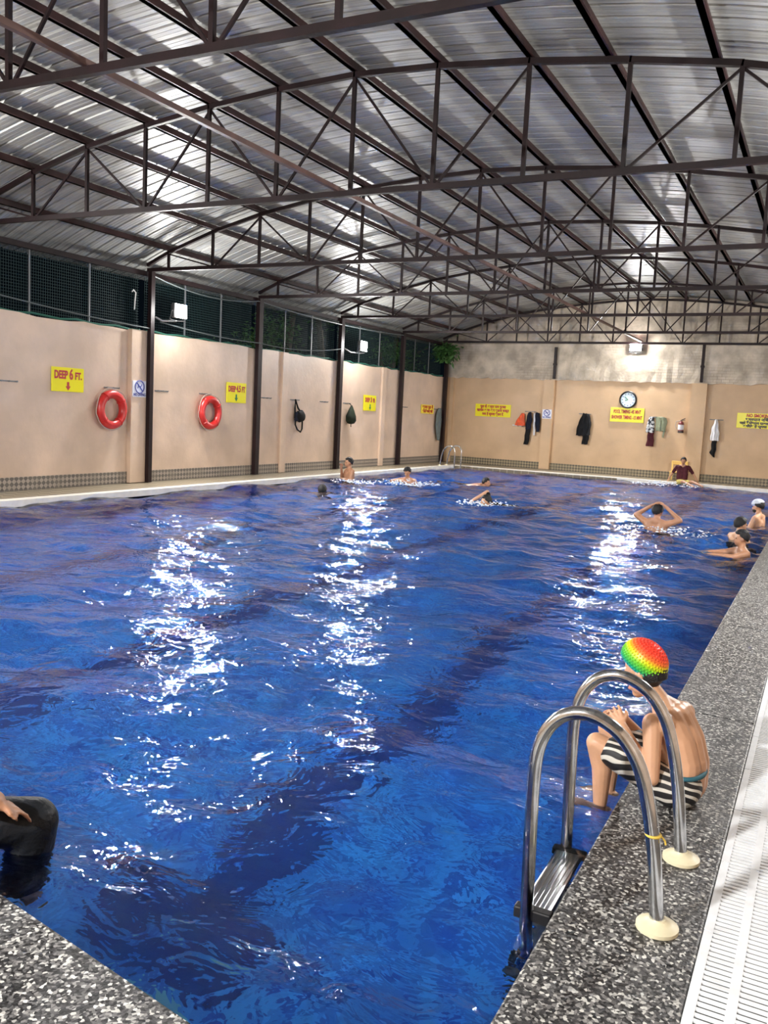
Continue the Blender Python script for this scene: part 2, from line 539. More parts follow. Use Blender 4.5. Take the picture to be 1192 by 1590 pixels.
pool = MB()
zs = [(-0.5, -1.95), (6, -1.95), (14, -1.5), (27, -0.95)]
def bz(y): return float(np.interp(y, [p[0] for p in zs], [p[1] for p in zs]))
ys = np.linspace(0, 1, 15)
xsn = np.linspace(XE, XR, 9)
vv = []; ff = []
for yi in ys:
    for xx in xsn:
        yy = NE(xx) + (FE(xx) - NE(xx)) * yi
        vv.append((xx, yy, bz(yy)))
for i in range(14):
    for j in range(8):
        ff.append((i * 9 + j, i * 9 + j + 1, (i + 1) * 9 + j + 1, (i + 1) * 9 + j))
pool.add(vv, ff)
# side walls of the basin
top = -0.02
for (xa, fa, xb, fb) in ((XE, NE, XE, FE), (XR, FE, XR, NE)):
    ya, yb = fa(xa), fb(xb)
    for k in range(10):
        y1 = ya + (yb - ya) * k / 10; y2 = ya + (yb - ya) * (k + 1) / 10
        pool.add([(xa, y1, top), (xa, y2, top), (xa, y2, bz(y2) - 0.02), (xa, y1, bz(y1) - 0.02)], [(0, 1, 2, 3)])
for fn in (NE, FE):
    pool.add([(XE, fn(XE), top), (XR, fn(XR), top), (XR, fn(XR), bz(fn(XR)) - 0.02), (XE, fn(XE), bz(fn(XE)) - 0.02)], [(0, 1, 2, 3)])
po = struct('pool_basin', pool, 'pool_tile')
lane = MB()
for xa in (-8.0, -5.3, -2.68):
    for k in range(12):
        y1 = 3.2 + k * 1.75; y2 = y1 + 1.75
        lane.add([(xa - 0.17, y1, bz(y1) + 0.006), (xa + 0.17, y1, bz(y1) + 0.006), (xa + 0.17, y2, bz(y2) + 0.006), (xa - 0.17, y2, bz(y2) + 0.006)], [(0, 1, 2, 3)])
lane.build('lane_line', 'lane_tile', po)
lane = MB()
for xa, ya in ((-8.0, 3.2), (-5.3, 3.2), (-2.68, 3.2)):
    lane.add([(xa - 0.5, ya - 0.13, bz(ya) + 0.009), (xa + 0.5, ya - 0.13, bz(ya) + 0.009), (xa + 0.5, ya + 0.13, bz(ya) + 0.009), (xa - 0.5, ya + 0.13, bz(ya) + 0.009)], [(0, 1, 2, 3)])
lane.build('lane_end_mark', 'lane_tile', po)
dr = MB(); dr.add([(-2.75, 2.35, -1.94), (-2.15, 2.35, -1.94), (-2.15, 2.95, -1.94), (-2.75, 2.95, -1.94)], [(0, 1, 2, 3)])
dr.build('pale_floor_patch', 'pale_tile', po)  # pale blue square laid on the basin floor

# right coping of granite slabs
cop = bpy.data.objects.new('trim_1', None); COL.objects.link(cop); cop['kind'] = 'structure'
slab = MB(); slab.bbox((XR - 0.012, -1.23, -0.055), (XC, 1.23, 0.0), 0.008)
slab_me = slab.mesh('coping_slab', 'granite')
for k in range(10):
    yc = 0.105 + k * 2.4655 + 1.2
    if yc < 0.8: continue
    link('coping_slab', slab_me, cop, (0, yc, 0))
base = MB(); base.box((XR, 0.0, -0.3), (XC - 0.004, FE(XR), -0.056)); base.build('coping_bed', 'dull_steel' if False else 'granite', cop)
# near coping
cop2 = bpy.data.objects.new('trim_2', None); COL.objects.link(cop2); cop2['kind'] = 'structure'
xa = XE
k = 0
while xa < XR - 0.05:
    xb = min(xa + 1.7, XR - 0.013)
    p = MB(); e_ = 0.004
    p.prism([(xa + e_, NE(xa) + 0.012), (xb - e_, NE(xb) + 0.012), (xb - e_, NE(xb) - 0.75), (xa + e_, NE(xa) - 0.75)], 0.055, lambda u, v_, w_: (u, v_, -0.055 + w_))
    p.build('coping_slab', 'granite', cop2)
    xa = xb + (0.0 if xb < XR - 0.02 else 1)
p = MB(); p.box((XE, 0.2, -0.25), (XR - 0.02, 0.9, -0.013)); p.build('coping_bed', 'granite', cop2)
# white edge on the left and far sides
t3 = MB(); t3.box((XE - 0.20, NE(XE) - 0.6, -0.10), (XE + 0.02, FE(XE) + 0.2, 0.006)); struct('trim_3', t3, 'white_trim')
t4 = MB()
t4.prism([(XE + 0.02, FE(XE) - 0.02), (XR + 0.3, FE(XR) - 0.02), (XR + 0.3, FE(XR) + 0.2), (XE + 0.02, FE(XE) + 0.2)], 0.10, lambda u, v_, w_: (u, v_, -0.094 + w_))
struct('trim_4', t4, 'white_trim')

# walls
wl = MB()
rng = random.Random(3)
yy = Y_NEAR; topv = []
while yy < 28.5:
    topv.append((yy, 2.915 + rng.uniform(-0.02, 0.025)))
    yy += 0.35
poly = [(28.5, -0.02), (Y_NEAR, -0.02)] + topv + [(28.5, 2.92)]
wl.prism(poly, 0.25, lambda u, v_, w_: (XL - w_, u, v_))
wlo = struct('wall_left', wl, 'plaster')
for (ya, yb, px) in ((12.60, 13.12, 0.10), (17.78, 18.0, 0.07), (23.08, 23.32, 0.07), (7.3, 7.8, 0.1)):
    p = MB(); p.bbox((XL - 0.02, ya, 0.0), (XL + px, yb, 2.93), 0.006); p.build('pilaster', 'plaster', wlo)
def far_fn(off):
    return lambda u, v_, w_: (u, FW(u) - off + w_, v_)
wf = MB()
wf.prism([(XL - 0.2, -0.02), (X_RIGHT + 0.3, -0.02), (X_RIGHT + 0.3, 2.95), (XL - 0.2, 2.95)], 0.3, far_fn(0))
wfo = struct('wall_far', wf, 'plaster_far')
for (xa, xb, o_) in ((-8.46, -8.12, 0.12), (-3.82, -3.36, 0.12), (-12.05, -11.75, 0.10)):
    p = MB(); p.prism([(xa, 0), (xb, 0), (xb, 2.93), (xa, 2.93)], o_ + 0.02, far_fn(o_)); p.build('pilaster', 'plaster_far', wfo)
# rough upper gable: bulges over the plaster with an uneven lower lip
ug = MB()
xs = np.arange(XL - 0.1, X_RIGHT + 0.31, 0.16)
rows = 9
vv = []; ff = []
for i, xx in enumerate(xs):
    zt = min(roofz(xx) - 0.02, 5.6)
    zlow = 2.93 + rng.uniform(-0.03, 0.03)
    for j in range(rows):
        t = j / (rows - 1)
        z_ = zlow + (zt - zlow) * t
        bul = (0.06 + rng.uniform(-0.02, 0.02)) if j < 2 else 0.035 + rng.uniform(-0.01, 0.01)
        vv.append((xx, FW(xx) - bul, z_))
nr = rows
for i in range(len(xs) - 1):
    for j in range(rows - 1):
        ff.append((i * nr + j, (i + 1) * nr + j, (i + 1) * nr + j + 1, i * nr + j + 1))
k0 = len(vv)
for i, xx in enumerate(xs):
    vv.append((xx, FW(xx) + 0.2, vv[i * nr][2])); vv.append((xx, FW(xx) + 0.2, vv[i * nr + nr - 1][2]))
for i in range(len(xs) - 1):
    ff.append((k0 + 2 * i, k0 + 2 * i + 2, (i + 1) * nr, i * nr))
    ff.append((i * nr + nr - 1, (i + 1) * nr + nr - 1, k0 + 2 * i + 3, k0 + 2 * i + 1))
    ff.append((k0 + 2 * i, k0 + 2 * i + 1, k0 + 2 * i + 3, k0 + 2 * i + 2))
ug.add(vv, ff)
ug.build('gable_wall', 'gable', wfo)
wr = MB(); wr.box((X_RIGHT, Y_NEAR, -0.1), (X_RIGHT + 0.25, 28.0, 2.95)); struct('wall_right', wr, 'plaster')
wn = MB(); wn.box((XL - 0.2, Y_NEAR - 0.25, -0.1), (X_RIGHT + 0.25, Y_NEAR, 4.2)); struct('wall_near', wn, 'plaster')

# skirting tiles
sk = bpy.data.objects.new('baseboard_left', None); COL.objects.link(sk); sk['kind'] = 'structure'
t_ = MB(); t_.box((XL - 0.01, -0.118, -0.012), (XL + 0.016, 0.118, 0.215)); me = t_.mesh('skirting_tile', 'skirt_y')
for k in range(84):
    link('skirting_tile', me, sk, (0, 8.2 + k * 0.24, 0))
sk = bpy.data.objects.new('baseboard_far', None); COL.objects.link(sk); sk['kind'] = 'structure'
t_ = MB(); t_.box((-0.118, -0.016, -0.012), (0.118, 0.01, 0.215)); me = t_.mesh('skirting_tile', 'skirt_x')
for k in range(55):
    xx = XL + 0.13 + k * 0.24
    o = link('skirting_tile', me, sk, (xx, FW(xx), 0)); o.rotation_euler = (0, 0, -math.atan(0.055))

# ------------------------------------------------------------------ roof
roof = bpy.data.objects.new('ceiling', None); COL.objects.link(roof); roof['kind'] = 'structure'
xs = np.linspace(XL - 0.75, X_RIGHT + 0.7, 40)
prof = []
for k in range(4):
    o_ = -0.5 + k * 0.25
    prof += [(o_, 0), (o_ + 0.06, 0), (o_ + 0.064, 0.004), (o_ + 0.068, 0.0), (o_ + 0.13, 0), (o_ + 0.134, 0.004), (o_ + 0.138, 0.0), (o_ + 0.205, 0), (o_ + 0.215, 0.028), (o_ + 0.235, 0.028)]
prof.append((0.51, 0.0))
vv = []; ff = []
for xx in xs:
    for (y_, dz) in prof:
        vv.append((xx, y_, roofz(xx) + dz))
n_ = len(prof)
for i in range(len(xs) - 1):
    for j in range(n_ - 1):
        ff.append((i * n_ + j, (i + 1) * n_ + j, (i + 1) * n_ + j + 1, i * n_ + j + 1))
sheet = MB(); sheet.add(vv, ff); sheet_me = sheet.mesh('roof_sheet', 'roof_sheet')
for k in range(32):
    link('roof_sheet', sheet_me, roof, (0, -2.6 + k, 0.004 * (k % 2)))

TL = {0: 'maroon bow truss over the near end wall lamp', 1: 'maroon steel bow truss spanning above the boy and the ladder',
      2: 'maroon steel bow truss spanning before the DEEP 6 FT sign', 3: 'maroon steel bow truss on the post beside the white no diving sign',
      4: 'maroon steel bow truss on the post between the DEEP 4.5 FT sign and bag',
      5: 'maroon steel bow truss on the post beside the green hanging bag', 6: 'maroon steel bow truss on the post past the DEEP 3 FT sign',
      7: 'maroon steel bow truss close against the rough brick gable wall'}
BZ = 4.09
for ti, Y in enumerate(TY):
    if ti == 0: continue
    tr_ = thing('roof_truss', TL[ti], 'truss', (CX, Y, BZ), 0, 'bow trusses under the roof')
    nodes = [CX + 1.04 * i for i in range(-6, 7)]
    xe0, xe1 = XL + 0.05, 2 * CX - XL - 0.05
    c = MB(); c.bar((xe0, Y, BZ), (xe1, Y, BZ), 0.055, 0.065); c.build('bottom_chord', 'maroon_steel', tr_)
    c = MB(); pts = [xe0] + nodes + [xe1]
    for a, b_ in zip(pts[:-1], pts[1:]):
        c.bar((a - 0.01, Y, topz(a)), (b_ + 0.01, Y, topz(b_)), 0.055, 0.06)
    c.build('top_chord', 'maroon_steel', tr_)
    for i, xx in zip(range(-6, 7), nodes):
        c = MB(); c.bar((xx, Y, BZ), (xx, Y, topz(xx)), 0.042, 0.042); c.build('vertical', 'maroon_steel', tr_)
        if i % 2 == 0 and abs(i) < 6:
            for s_ in (-1, 1):
                if i == 2 and s_ == 1: continue
                c = MB(); c.bar((xx, Y + 0.02, topz(xx) - 0.03), (xx + s_ * 1.0, Y + 0.02, BZ + 0.03), 0.026, 0.026); c.build('diagonal', 'maroon_steel', tr_)
        if abs(i) == 6:
            s_ = -1 if i > 0 else 1
            c = MB(); c.bar((xx, Y + 0.02, topz(xx) - 0.03), (xx + s_ * 1.0, Y + 0.02, BZ + 0.03), 0.026, 0.026); c.build('diagonal', 'maroon_steel', tr_)
        
for xx in [CX + 1.04 * i for i in range(-6, 3)] + [-2.3, -1.28, -0.25, 0.75, 1.5]:
    zt = topz(xx) + 0.03
    c = MB(); c.box((xx - 0.03, Y_NEAR, zt), (xx + 0.03, 28.0, zt + 0.09))
    c.box((xx - 0.03, Y_NEAR, zt), (xx + 0.05, 28.0, zt + 0.012))
    solo('roof_purlin', 'long maroon steel purlin running lengthwise under the metal roof sheets', 'purlin', c, 'purlin_steel', (xx, 12.75, zt), 'purlins under the roof sheets')
c = MB(); c.bar((-5.36, Y_NEAR, BZ + 0.055), (-5.36, 27.6, BZ + 0.055), 0.05, 0.05)
solo('tie_bar', 'brown steel tie bar running lengthwise on the truss bottom chords', 'tie bar', c, 'tie_steel', (-5.36, 12.75, BZ + 0.03))
# short rods bracing the eaves on the left
for Y in TY[2:7]:
    pass

# ------------------------------------------------------------------ left posts, eave rail, wire screens
PL = {2: 'maroon steel post before the DEEP 6 FT sign', 3: 'maroon steel post between the no diving sign and the second life ring',
      4: 'maroon steel post between the DEEP 4.5 FT sign and the black sling bag', 5: 'maroon steel post between the black sling bag and the green bag',
      6: 'maroon steel post past the DEEP 3 FT sign', 7: 'maroon steel corner post behind the grey towel'}
for ti in range(1, 8):
    Y = TY[ti] if ti < 7 else 27.75
    wd = 0.15 if ti != 3 else 0.09
    c = MB(); c.box((XL + 0.035, Y - wd / 2, 0), (XL + 0.035 + 0.1, Y + wd / 2, BZ - 0.034 if ti < 7 else BZ - 0.1))
    if ti == 1:
        continue
    if ti == 3:
        c = MB(); c.box((XL + 0.105, Y - 0.05, 0), (XL + 0.195, Y + 0.05, BZ - 0.034))
    o = solo('steel_post', PL[ti], 'post', c, 'maroon_steel', (XL + 0.08, Y, 0), 'posts along the left wall')
c = MB(); c.bar((XL + 0.02, Y_NEAR, 4.02), (XL + 0.02, 28.0, 4.02), 0.06, 0.09)
solo('eave_beam', 'dark steel eave beam above the wire screens on the left', 'beam', c, 'maroon_steel', (XL, 12, 3.97))
SL = {1: 'dark wire mesh screen above the wall before the DEEP 6 FT sign', 2: 'dark wire mesh screen above the DEEP 6 FT sign',
      3: 'dark wire mesh screen above the DEEP 4.5 FT sign behind the brightest flood light', 4: 'dark wire mesh screen above the black sling bag',
      5: 'dark wire mesh screen above the DEEP 3 FT sign behind a flood light', 6: 'dark wire mesh screen above the small yellow notice near the corner'}
for ti in range(1, 7):
    ya, yb = TY[ti] + 0.08, (TY[ti + 1] if ti < 6 else 27.75) - 0.08
    t_ = thing('wire_screen', SL[ti], 'screen', (XL - 0.1, (ya + yb) / 2, 2.93), 0, 'wire screens above the left wall')
    g = MB()
    xw = XL - 0.1
    yy = ya
    while yy < yb:
        g.box((xw - 0.002, yy - 0.0025, 2.9), (xw + 0.002, yy + 0.0025, 3.98)); yy += 0.05
    zz = 2.95
    while zz < 3.98:
        g.box((xw - 0.002, ya, zz - 0.0025), (xw + 0.002, yb, zz + 0.0025)); zz += 0.05
    o = g.build('wire_grid', 'net', t_); o['kind'] = 'stuff'
    for f_ in (0.33, 0.67):
        p = MB(); yc = ya + (yb - ya) * f_; p.bar((xw + 0.03, yc, 2.9), (xw + 0.03, yc, 4.0), 0.025, 0.025); p.build('frame_bar', 'grey_pipe', t_)
    p = MB(); pts = []
    for k in range(13):
        pts.append((XL - 0.05 + 0.03 * math.sin(k * 1.7 + ti), ya + (yb - ya) * k / 12, 2.945 + 0.018 * math.sin(k * 2.3 + ti * 2)))
    p.tube(pts, 0.02, 6); p.build('bottom_edging', 'net_edge', t_, True)

# ------------------------------------------------------------------ flood lights
def flood(label, loc, rz, arm_to, power, tilt=0.52, group='flood lights', size=(0.34, 0.26)):
    t = thing('flood_light', label, 'lamp', loc, rz, group)
    c = MB(); c.bbox((-0.19, -0.11, -0.14), (0.19, -0.02, 0.14), 0.02); c.build('housing', 'lamp_body', t, world=False)
    c = MB()
    for k in range(9):
        c.box((-0.16 + k * 0.04 - 0.006, -0.13, -0.11), (-0.16 + k * 0.04 + 0.006, -0.11, 0.11))
    c.build('heat_sink', 'lamp_body', t, world=False)
    c = MB(); c.box((-size[0] / 2, -0.022, -size[1] / 2), (size[0] / 2, -0.017, size[1] / 2)); c.build('lens', 'lamp_face', t, world=False)
    c = MB(); c.tube([(-0.21, -0.06, 0), (-0.21, -0.12, -0.17), (0, -0.14, -0.19), (0.21, -0.12, -0.17), (0.21, -0.06, 0)], 0.012, 6); c.build('bracket', 'lamp_body', t, True, world=False)
    c = MB(); c.tube([(0, -0.14, -0.19)] + arm_to, 0.018, 8); c.build('arm', 'dull_steel', t, True, world=False)
    ld = bpy.data.lights.new('flood', 'AREA'); ld.shape = 'RECTANGLE'; ld.size = size[0]; ld.size_y = size[1]
    ld.energy = power; ld.color = (1.0, 0.985, 0.96)
    lo = bpy.data.objects.new('flood_beam', ld); COL.objects.link(lo); lo.parent = t
    lo.location = (0, -0.012, 0); lo.rotation_euler = (PI / 2 - tilt, 0, 0)      # shines along +y of the lamp
    sd = bpy.data.lights.new('flood_spill', 'POINT'); sd.energy = power * 0.16; sd.shadow_soft_size = 0.1; sd.color = (1.0, 0.985, 0.96)
    so_ = bpy.data.objects.new('flood_spill', sd); COL.objects.link(so_); so_.parent = t; so_.location = (0, 0.14, 0)
    return t
# local +y of the lamp is its beam direction
flood('bright flood light beside the post above the second life ring', (XL + 0.42, 13.62, 3.38), -PI / 2, [(0.3, -0.22, -0.22), (0.42, -0.30, -0.16)], LAMP_W * 1.0)
flood('bright flood light above the green hanging bag by the trees', (XL + 0.42, 21.2, 3.38), -PI / 2, [(0.4, -0.2, -0.2), (0.66, -0.3, -0.1)], LAMP_W * 1.0)
flood('bright flood light on the brick gable above the clock', (-5.55, FW(-5.55) - 0.3, 4.0), PI, [(0, -0.25, -0.19)], LAMP_W * 1.0)
flood('flood light on the left wall at the deep end', (XL + 0.42, 5.9, 3.38), -PI / 2, [(0, -0.42, -0.2)], LAMP_W * 0.9)
flood('flood light on the near end wall facing down the pool', (-3.0, Y_NEAR + 0.3, 3.5), 0, [(0, -0.28, -0.2)], LAMP_W * 1.25)
flood('added flood light on the near end wall at the left side', (-8.6, Y_NEAR + 0.3, 3.5), 0, [(0, -0.28, -0.2)], LAMP_W * 0.9)  # unseen lamp, added to light the near-left water and ceiling
flood('added fill flood light on the right wall near the far end', (X_RIGHT - 0.35, 18.0, 3.4), PI / 2, [(0, -0.34, -0.2)], LAMP_W * 0.9)  # unseen lamp, added as fill for the hall
flood('added fill flood light on the right wall near the middle', (X_RIGHT - 0.35, 9.0, 3.4), PI / 2, [(0, -0.34, -0.2)], LAMP_W * 0.8)  # second added fill lamp on this wall, out of view

# cables
def cable(label, pts, r=0.012, m='wire', cat='cable'):
    c = MB(); c.tube(pts, r, 6)
    return solo('power_cable', label, cat, c, m, pts[0], None, True)
def sag(a, b, s, n=10):
    a = Vector(a); b = Vector(b)
    return [tuple(a.lerp(b, k / n) + Vector((0, 0, -s * 4 * (k / n) * (1 - k / n)))) for k in range(n + 1)]
cable('thin cable sagging along the wall top toward the brightest flood light', sag((XL + 0.05, 8.5, 3.26), (XL + 0.16, 13.0, 2.98), 0.05))
cable('thin cable sagging between the first two lit flood light posts', sag((XL + 0.15, 13.3, 3.14), (XL + 0.14, 16.65, 3.04), 0.05) + sag((XL + 0.14, 16.65, 3.04), (XL + 0.14, 20.45, 3.24), 0.10)[1:])
cable('thin cable along the eave above the wire screens', sag((XL + 0.12, 13.1, 4.0), (XL + 0.12, 16.6, 3.98), 0.16) + sag((XL + 0.12, 16.6, 3.98), (XL + 0.12, 24.2, 3.98), 0.1)[1:])
cable('short white cord dangling on the wire screen above the no diving sign', [(XL + 0.06, 12.62, 3.62), (XL + 0.06, 12.66, 3.66), (XL + 0.06, 12.72, 3.62), (XL + 0.06, 12.70, 3.45), (XL + 0.06, 12.69, 3.30)], 0.012, 'cable_white')

# ------------------------------------------------------------------ signs
def text_mesh(txt, size, bold=0.0):
    cu = bpy.data.curves.new('t', 'FONT'); cu.body = txt; cu.size = size; cu.offset = bold
    cu.align_x = 'CENTER'; cu.align_y = 'CENTER'; cu.extrude = 0.0015; cu.resolution_u = 3
    o = bpy.data.objects.new('t', cu); COL.objects.link(o)
    dg = bpy.context.evaluated_depsgraph_get()
    me = bpy.data.meshes.new_from_object(o.evaluated_get(dg))
    bpy.data.objects.remove(o); bpy.data.curves.remove(cu)
    return me


def put_text(parent, txt, x, z, size, m, width=None, bold=0.006):
    """sign frame: x to the reader's right, z up, -y toward the reader"""
    me = text_mesh(txt, size, bold)
    co = np.empty(len(me.vertices) * 3); me.vertices.foreach_get('co', co); co = co.reshape(-1, 3)
    if width and len(co):
        wd = co[:, 0].max() - co[:, 0].min(); co[:, 0] *= width / max(wd, 1e-4)
    new = np.stack([co[:, 0] + x, -0.0105 - np.abs(co[:, 2]) * 0 - co[:, 2], co[:, 1] + z], 1)
    me.vertices.foreach_set('co', new.ravel()); me.materials.clear(); me.materials.append(MATS[m]); me.update()
    o = link('lettering', me, parent)
    return o


def sign(label, loc, rz, wd, ht, board='yellow_sign', cat='sign', group=None):
    t = thing('wall_sign', label, cat, loc, rz, group)
    c = MB(); c.bbox((-wd / 2, -0.008, -ht / 2), (wd / 2, 0.008, ht / 2), 0.002); c.build('board', board, t, world=False)
    return t


def arrow(t, x, z, h, m):
    c = MB(); w_ = h * 0.5
    c.prism([(x - w_ * .32, z + h / 2), (x + w_ * .32, z + h / 2), (x + w_ * .32, z), (x + w_ * .75, z), (x, z - h / 2), (x - w_ * .75, z), (x - w_ * .32, z)], 0.003, lambda u, v_, w2: (u, -0.0085 - w2, v_))
    c.build('arrow', m, t, world=False)


LW = PI / 2           # reader of the left wall looks along -X: reader's right is +Y
s_ = sign('yellow depth sign reading DEEP 6 FT with a red arrow before the first life ring', (XL + 0.02, 11.12, 1.89), LW, 0.72, 0.42)
put_text(s_, 'DEEP', -0.16, 0.075, 0.19, 'red_ink', 0.30, 0.008); put_text(s_, '6', 0.07, 0.085, 0.25, 'red_ink', 0.085, 0.008); put_text(s_, 'FT.', 0.235, 0.065, 0.17, 'red_ink', 0.155, 0.008)
arrow(s_, 0.0, -0.115, 0.15, 'red_ink')
s_ = sign('yellow depth sign reading DEEP 4.5 FT with a green arrow beside a life ring', (XL + 0.02, 16.0, 1.87), LW, 0.72, 0.45)
put_text(s_, 'DEEP', -0.17, 0.075, 0.17, 'red_ink', 0.27, 0.008); put_text(s_, '4.5', 0.07, 0.085, 0.20, 'red_ink', 0.16, 0.008); put_text(s_, 'FT', 0.25, 0.075, 0.17, 'red_ink', 0.12, 0.008)
arrow(s_, -0.01, -0.115, 0.16, 'green_ink')
s_ = sign('yellow depth sign reading DEEP 3 FT with a green arrow, past the green bag', (XL + 0.02, 22.4, 1.85), LW, 0.76, 0.45)
put_text(s_, 'DEEP', -0.16, 0.08, 0.17, 'red_ink', 0.28, 0.008); put_text(s_, '3', 0.08, 0.085, 0.20, 'red_ink', 0.09, 0.008); put_text(s_, 'ft', 0.24, 0.08, 0.18, 'red_ink', 0.12, 0.008)
arrow(s_, 0.02, -0.12, 0.17, 'green_ink')
s_ = sign('small yellow notice with two red lines beside the grey towel', (XL + 0.02, 26.5, 1.78), LW, 1.0, 0.29, 'yellow_sign_warm')
put_text(s_, 'कृपया पूल में', 0, 0.065, 0.13, 'red_ink', 0.85); put_text(s_, 'शांति बनाए रखें', 0, -0.07, 0.12, 'red_ink', 0.8)


def no_dive(label, loc, rz, wd, ht):
    t = sign(label, loc, rz, wd, ht, 'white_sign', 'sign', 'no diving signs')
    c = MB(); r_ = wd * 0.33; zc = ht * 0.13
    c.tube([(r_ * math.cos(a), -0.011, zc + r_ * math.sin(a)) for a in [2 * PI * k / 24 for k in range(24)]], 0.012, 6, closed=True)
    c.tube([(-r_ * 0.7, -0.011, zc + r_ * 0.7), (r_ * 0.7, -0.011, zc - r_ * 0.7)], 0.011, 6); c.build('prohibition_ring', 'blue_ink', t, True, world=False)
    c = MB(); c.ell((-0.03, -0.011, zc + 0.03), (0.02, 0.004, 0.02), nu=10, nv=6)
    c.tube([(-0.02, -0.011, zc + 0.02), (0.03, -0.011, zc + 0.0), (0.06, -0.011, zc + 0.05)], 0.009, 6); c.tube([(-0.02, -0.011, zc + 0.01), (-0.06, -0.011, zc - 0.03)], 0.007, 6)
    c.build('diver_figure', 'blue_ink', t, True, world=False)
    put_text(t, 'NO DIVING', 0, -ht * 0.36, 0.075, 'blue_ink', wd * 0.9, 0.003)
    return t
no_dive('white no diving sign on the peach pilaster beside the steel post', (XL + 0.112, 12.80, 1.81), LW, 0.36, 0.31)
ang = -math.atan(0.055)
def farloc(x, z, off=0.02): return (x, FW(x) - off, z)
no_dive('white no diving sign on the far pilaster beside the hanging dark jacket', farloc(-8.29, 1.81, 0.135), ang, 0.31, 0.30)
s_ = sign('yellow notice with three lines of Hindi near the far corner', farloc(-10.25, 1.85), ang, 1.30, 0.42)
put_text(s_, 'पूल के अन्दर पान गुटखा', 0, 0.125, 0.12, 'red_ink', 0.95); put_text(s_, 'खाकर आना और थूकना सख्त', 0, 0.0, 0.12, 'red_ink', 1.18); put_text(s_, 'मना है कृपया ध्यान दें', 0, -0.125, 0.12, 'red_ink', 0.78)
s_ = sign('yellow sign giving pool timing and shower timing under the clock', farloc(-5.7, 1.895), ang, 1.06, 0.45, 'yellow_sign')
put_text(s_, 'POOL TIMING -45 MNT', 0, 0.10, 0.15, 'red_ink', 0.86); put_text(s_, 'SHOWER TIMING -15 MNT', 0, -0.08, 0.15, 'red_ink', 0.96)
s_ = sign('yellow no smoking zone notice beside the hanging white shirt', farloc(-1.78, 1.885), ang, 1.36, 0.44)
put_text(s_, 'NO SMOKING ZONE', 0.08, 0.145, 0.13, 'red_ink', 1.0); put_text(s_, 'धूम्रपान निषेध क्षेत्र', 0.08, 0.03, 0.12, 'dark_ink', 1.05); put_text(s_, 'यहाँ धूम्रपान करना दण्डनीय', 0, -0.075, 0.10, 'dark_ink', 1.2); put_text(s_, 'अपराध है कृपया ध्यान दें', 0, -0.165, 0.09, 'dark_ink', 1.0)

# clock
t = thing('wall_clock', 'round black-rimmed clock with a pale face above the timing sign', 'clock', farloc(-5.70, 2.37, 0.0), ang)
c = MB(); c.lathe([(0.275, -0.005), (0.275, -0.045), (0.255, -0.06), (0.225, -0.045), (0.225, -0.005)], axis='y', n=32); c.build('rim', 'black_plastic', t, True, world=False)
c = MB(); c.lathe([(0.226, -0.006), (0.226, -0.03)], axis='y', n=32); c.build('face', 'clock_face', t, world=False)
for k in range(12):
    a = 2 * PI * k / 12; c = MB()
    c.bar((0.165 * math.cos(a), -0.033, 0.165 * math.sin(a)), (0.20 * math.cos(a), -0.033, 0.20 * math.sin(a)), 0.022, 0.004, (0, 1, 0)); c.build('hour_mark', 'blue_ink', t, world=False)
for a, l_, m_ in ((math.radians(195), 0.10, 'green_ink'), (math.radians(140), 0.15, 'green_ink')):
    c = MB(); c.bar((0, -0.036, 0), (l_ * math.cos(a), -0.036, l_ * math.sin(a)), 0.018, 0.004, (0, 1, 0)); c.build('hand', m_, t, world=False)

# life rings
def life_ring(label, y, z):
    t = thing('life_ring', label, 'life ring', (XL + 0.1, y, z), 0, 'life rings on the peach wall')
    R_, r_ = 0.285, 0.078
    c = MB(); c.tube([(0, R_ * math.cos(a), R_ * math.sin(a)) for a in [2 * PI * k / 40 for k in range(40)]], r_, 14, closed=True)
    c.build('ring', 'ring_red', t, True, world=False)
    for a0 in (0.6, 2.2, 3.9, 5.4):
        c = MB(); cx_, cz_ = R_ * math.cos(a0), R_ * math.sin(a0)
        d = Vector((0, math.cos(a0), math.sin(a0)))
        c.tube([Vector((0, cx_, cz_)) + (d * math.cos(q) + Vector((1, 0, 0)) * math.sin(q)) * (r_ + 0.004) for q in [2 * PI * k / 12 for k in range(12)]], 0.008, 6, closed=True)
        c.build('band', 'ring_red', t, True, world=False)
    c = MB()
    pts = []
    for k in range(33):
        a = 2 * PI * k / 32
        rr = R_ + r_ + 0.012 + 0.035 * abs(math.sin(2 * a + 0.5)) * (1 if math.sin(a) > -0.2 else 0.3)
        pts.append((0.01, rr * math.cos(a), rr * math.sin(a)))
    c.tube(pts, 0.008, 6); c.build('grab_rope', 'rope', t, True, world=False)
    return t
life_ring('red life ring between the red-arrow depth sign and the white no diving sign', 12.10, 1.395)
life_ring('red life ring beside the green-arrow depth sign under the brightest flood light', 14.98, 1.405)

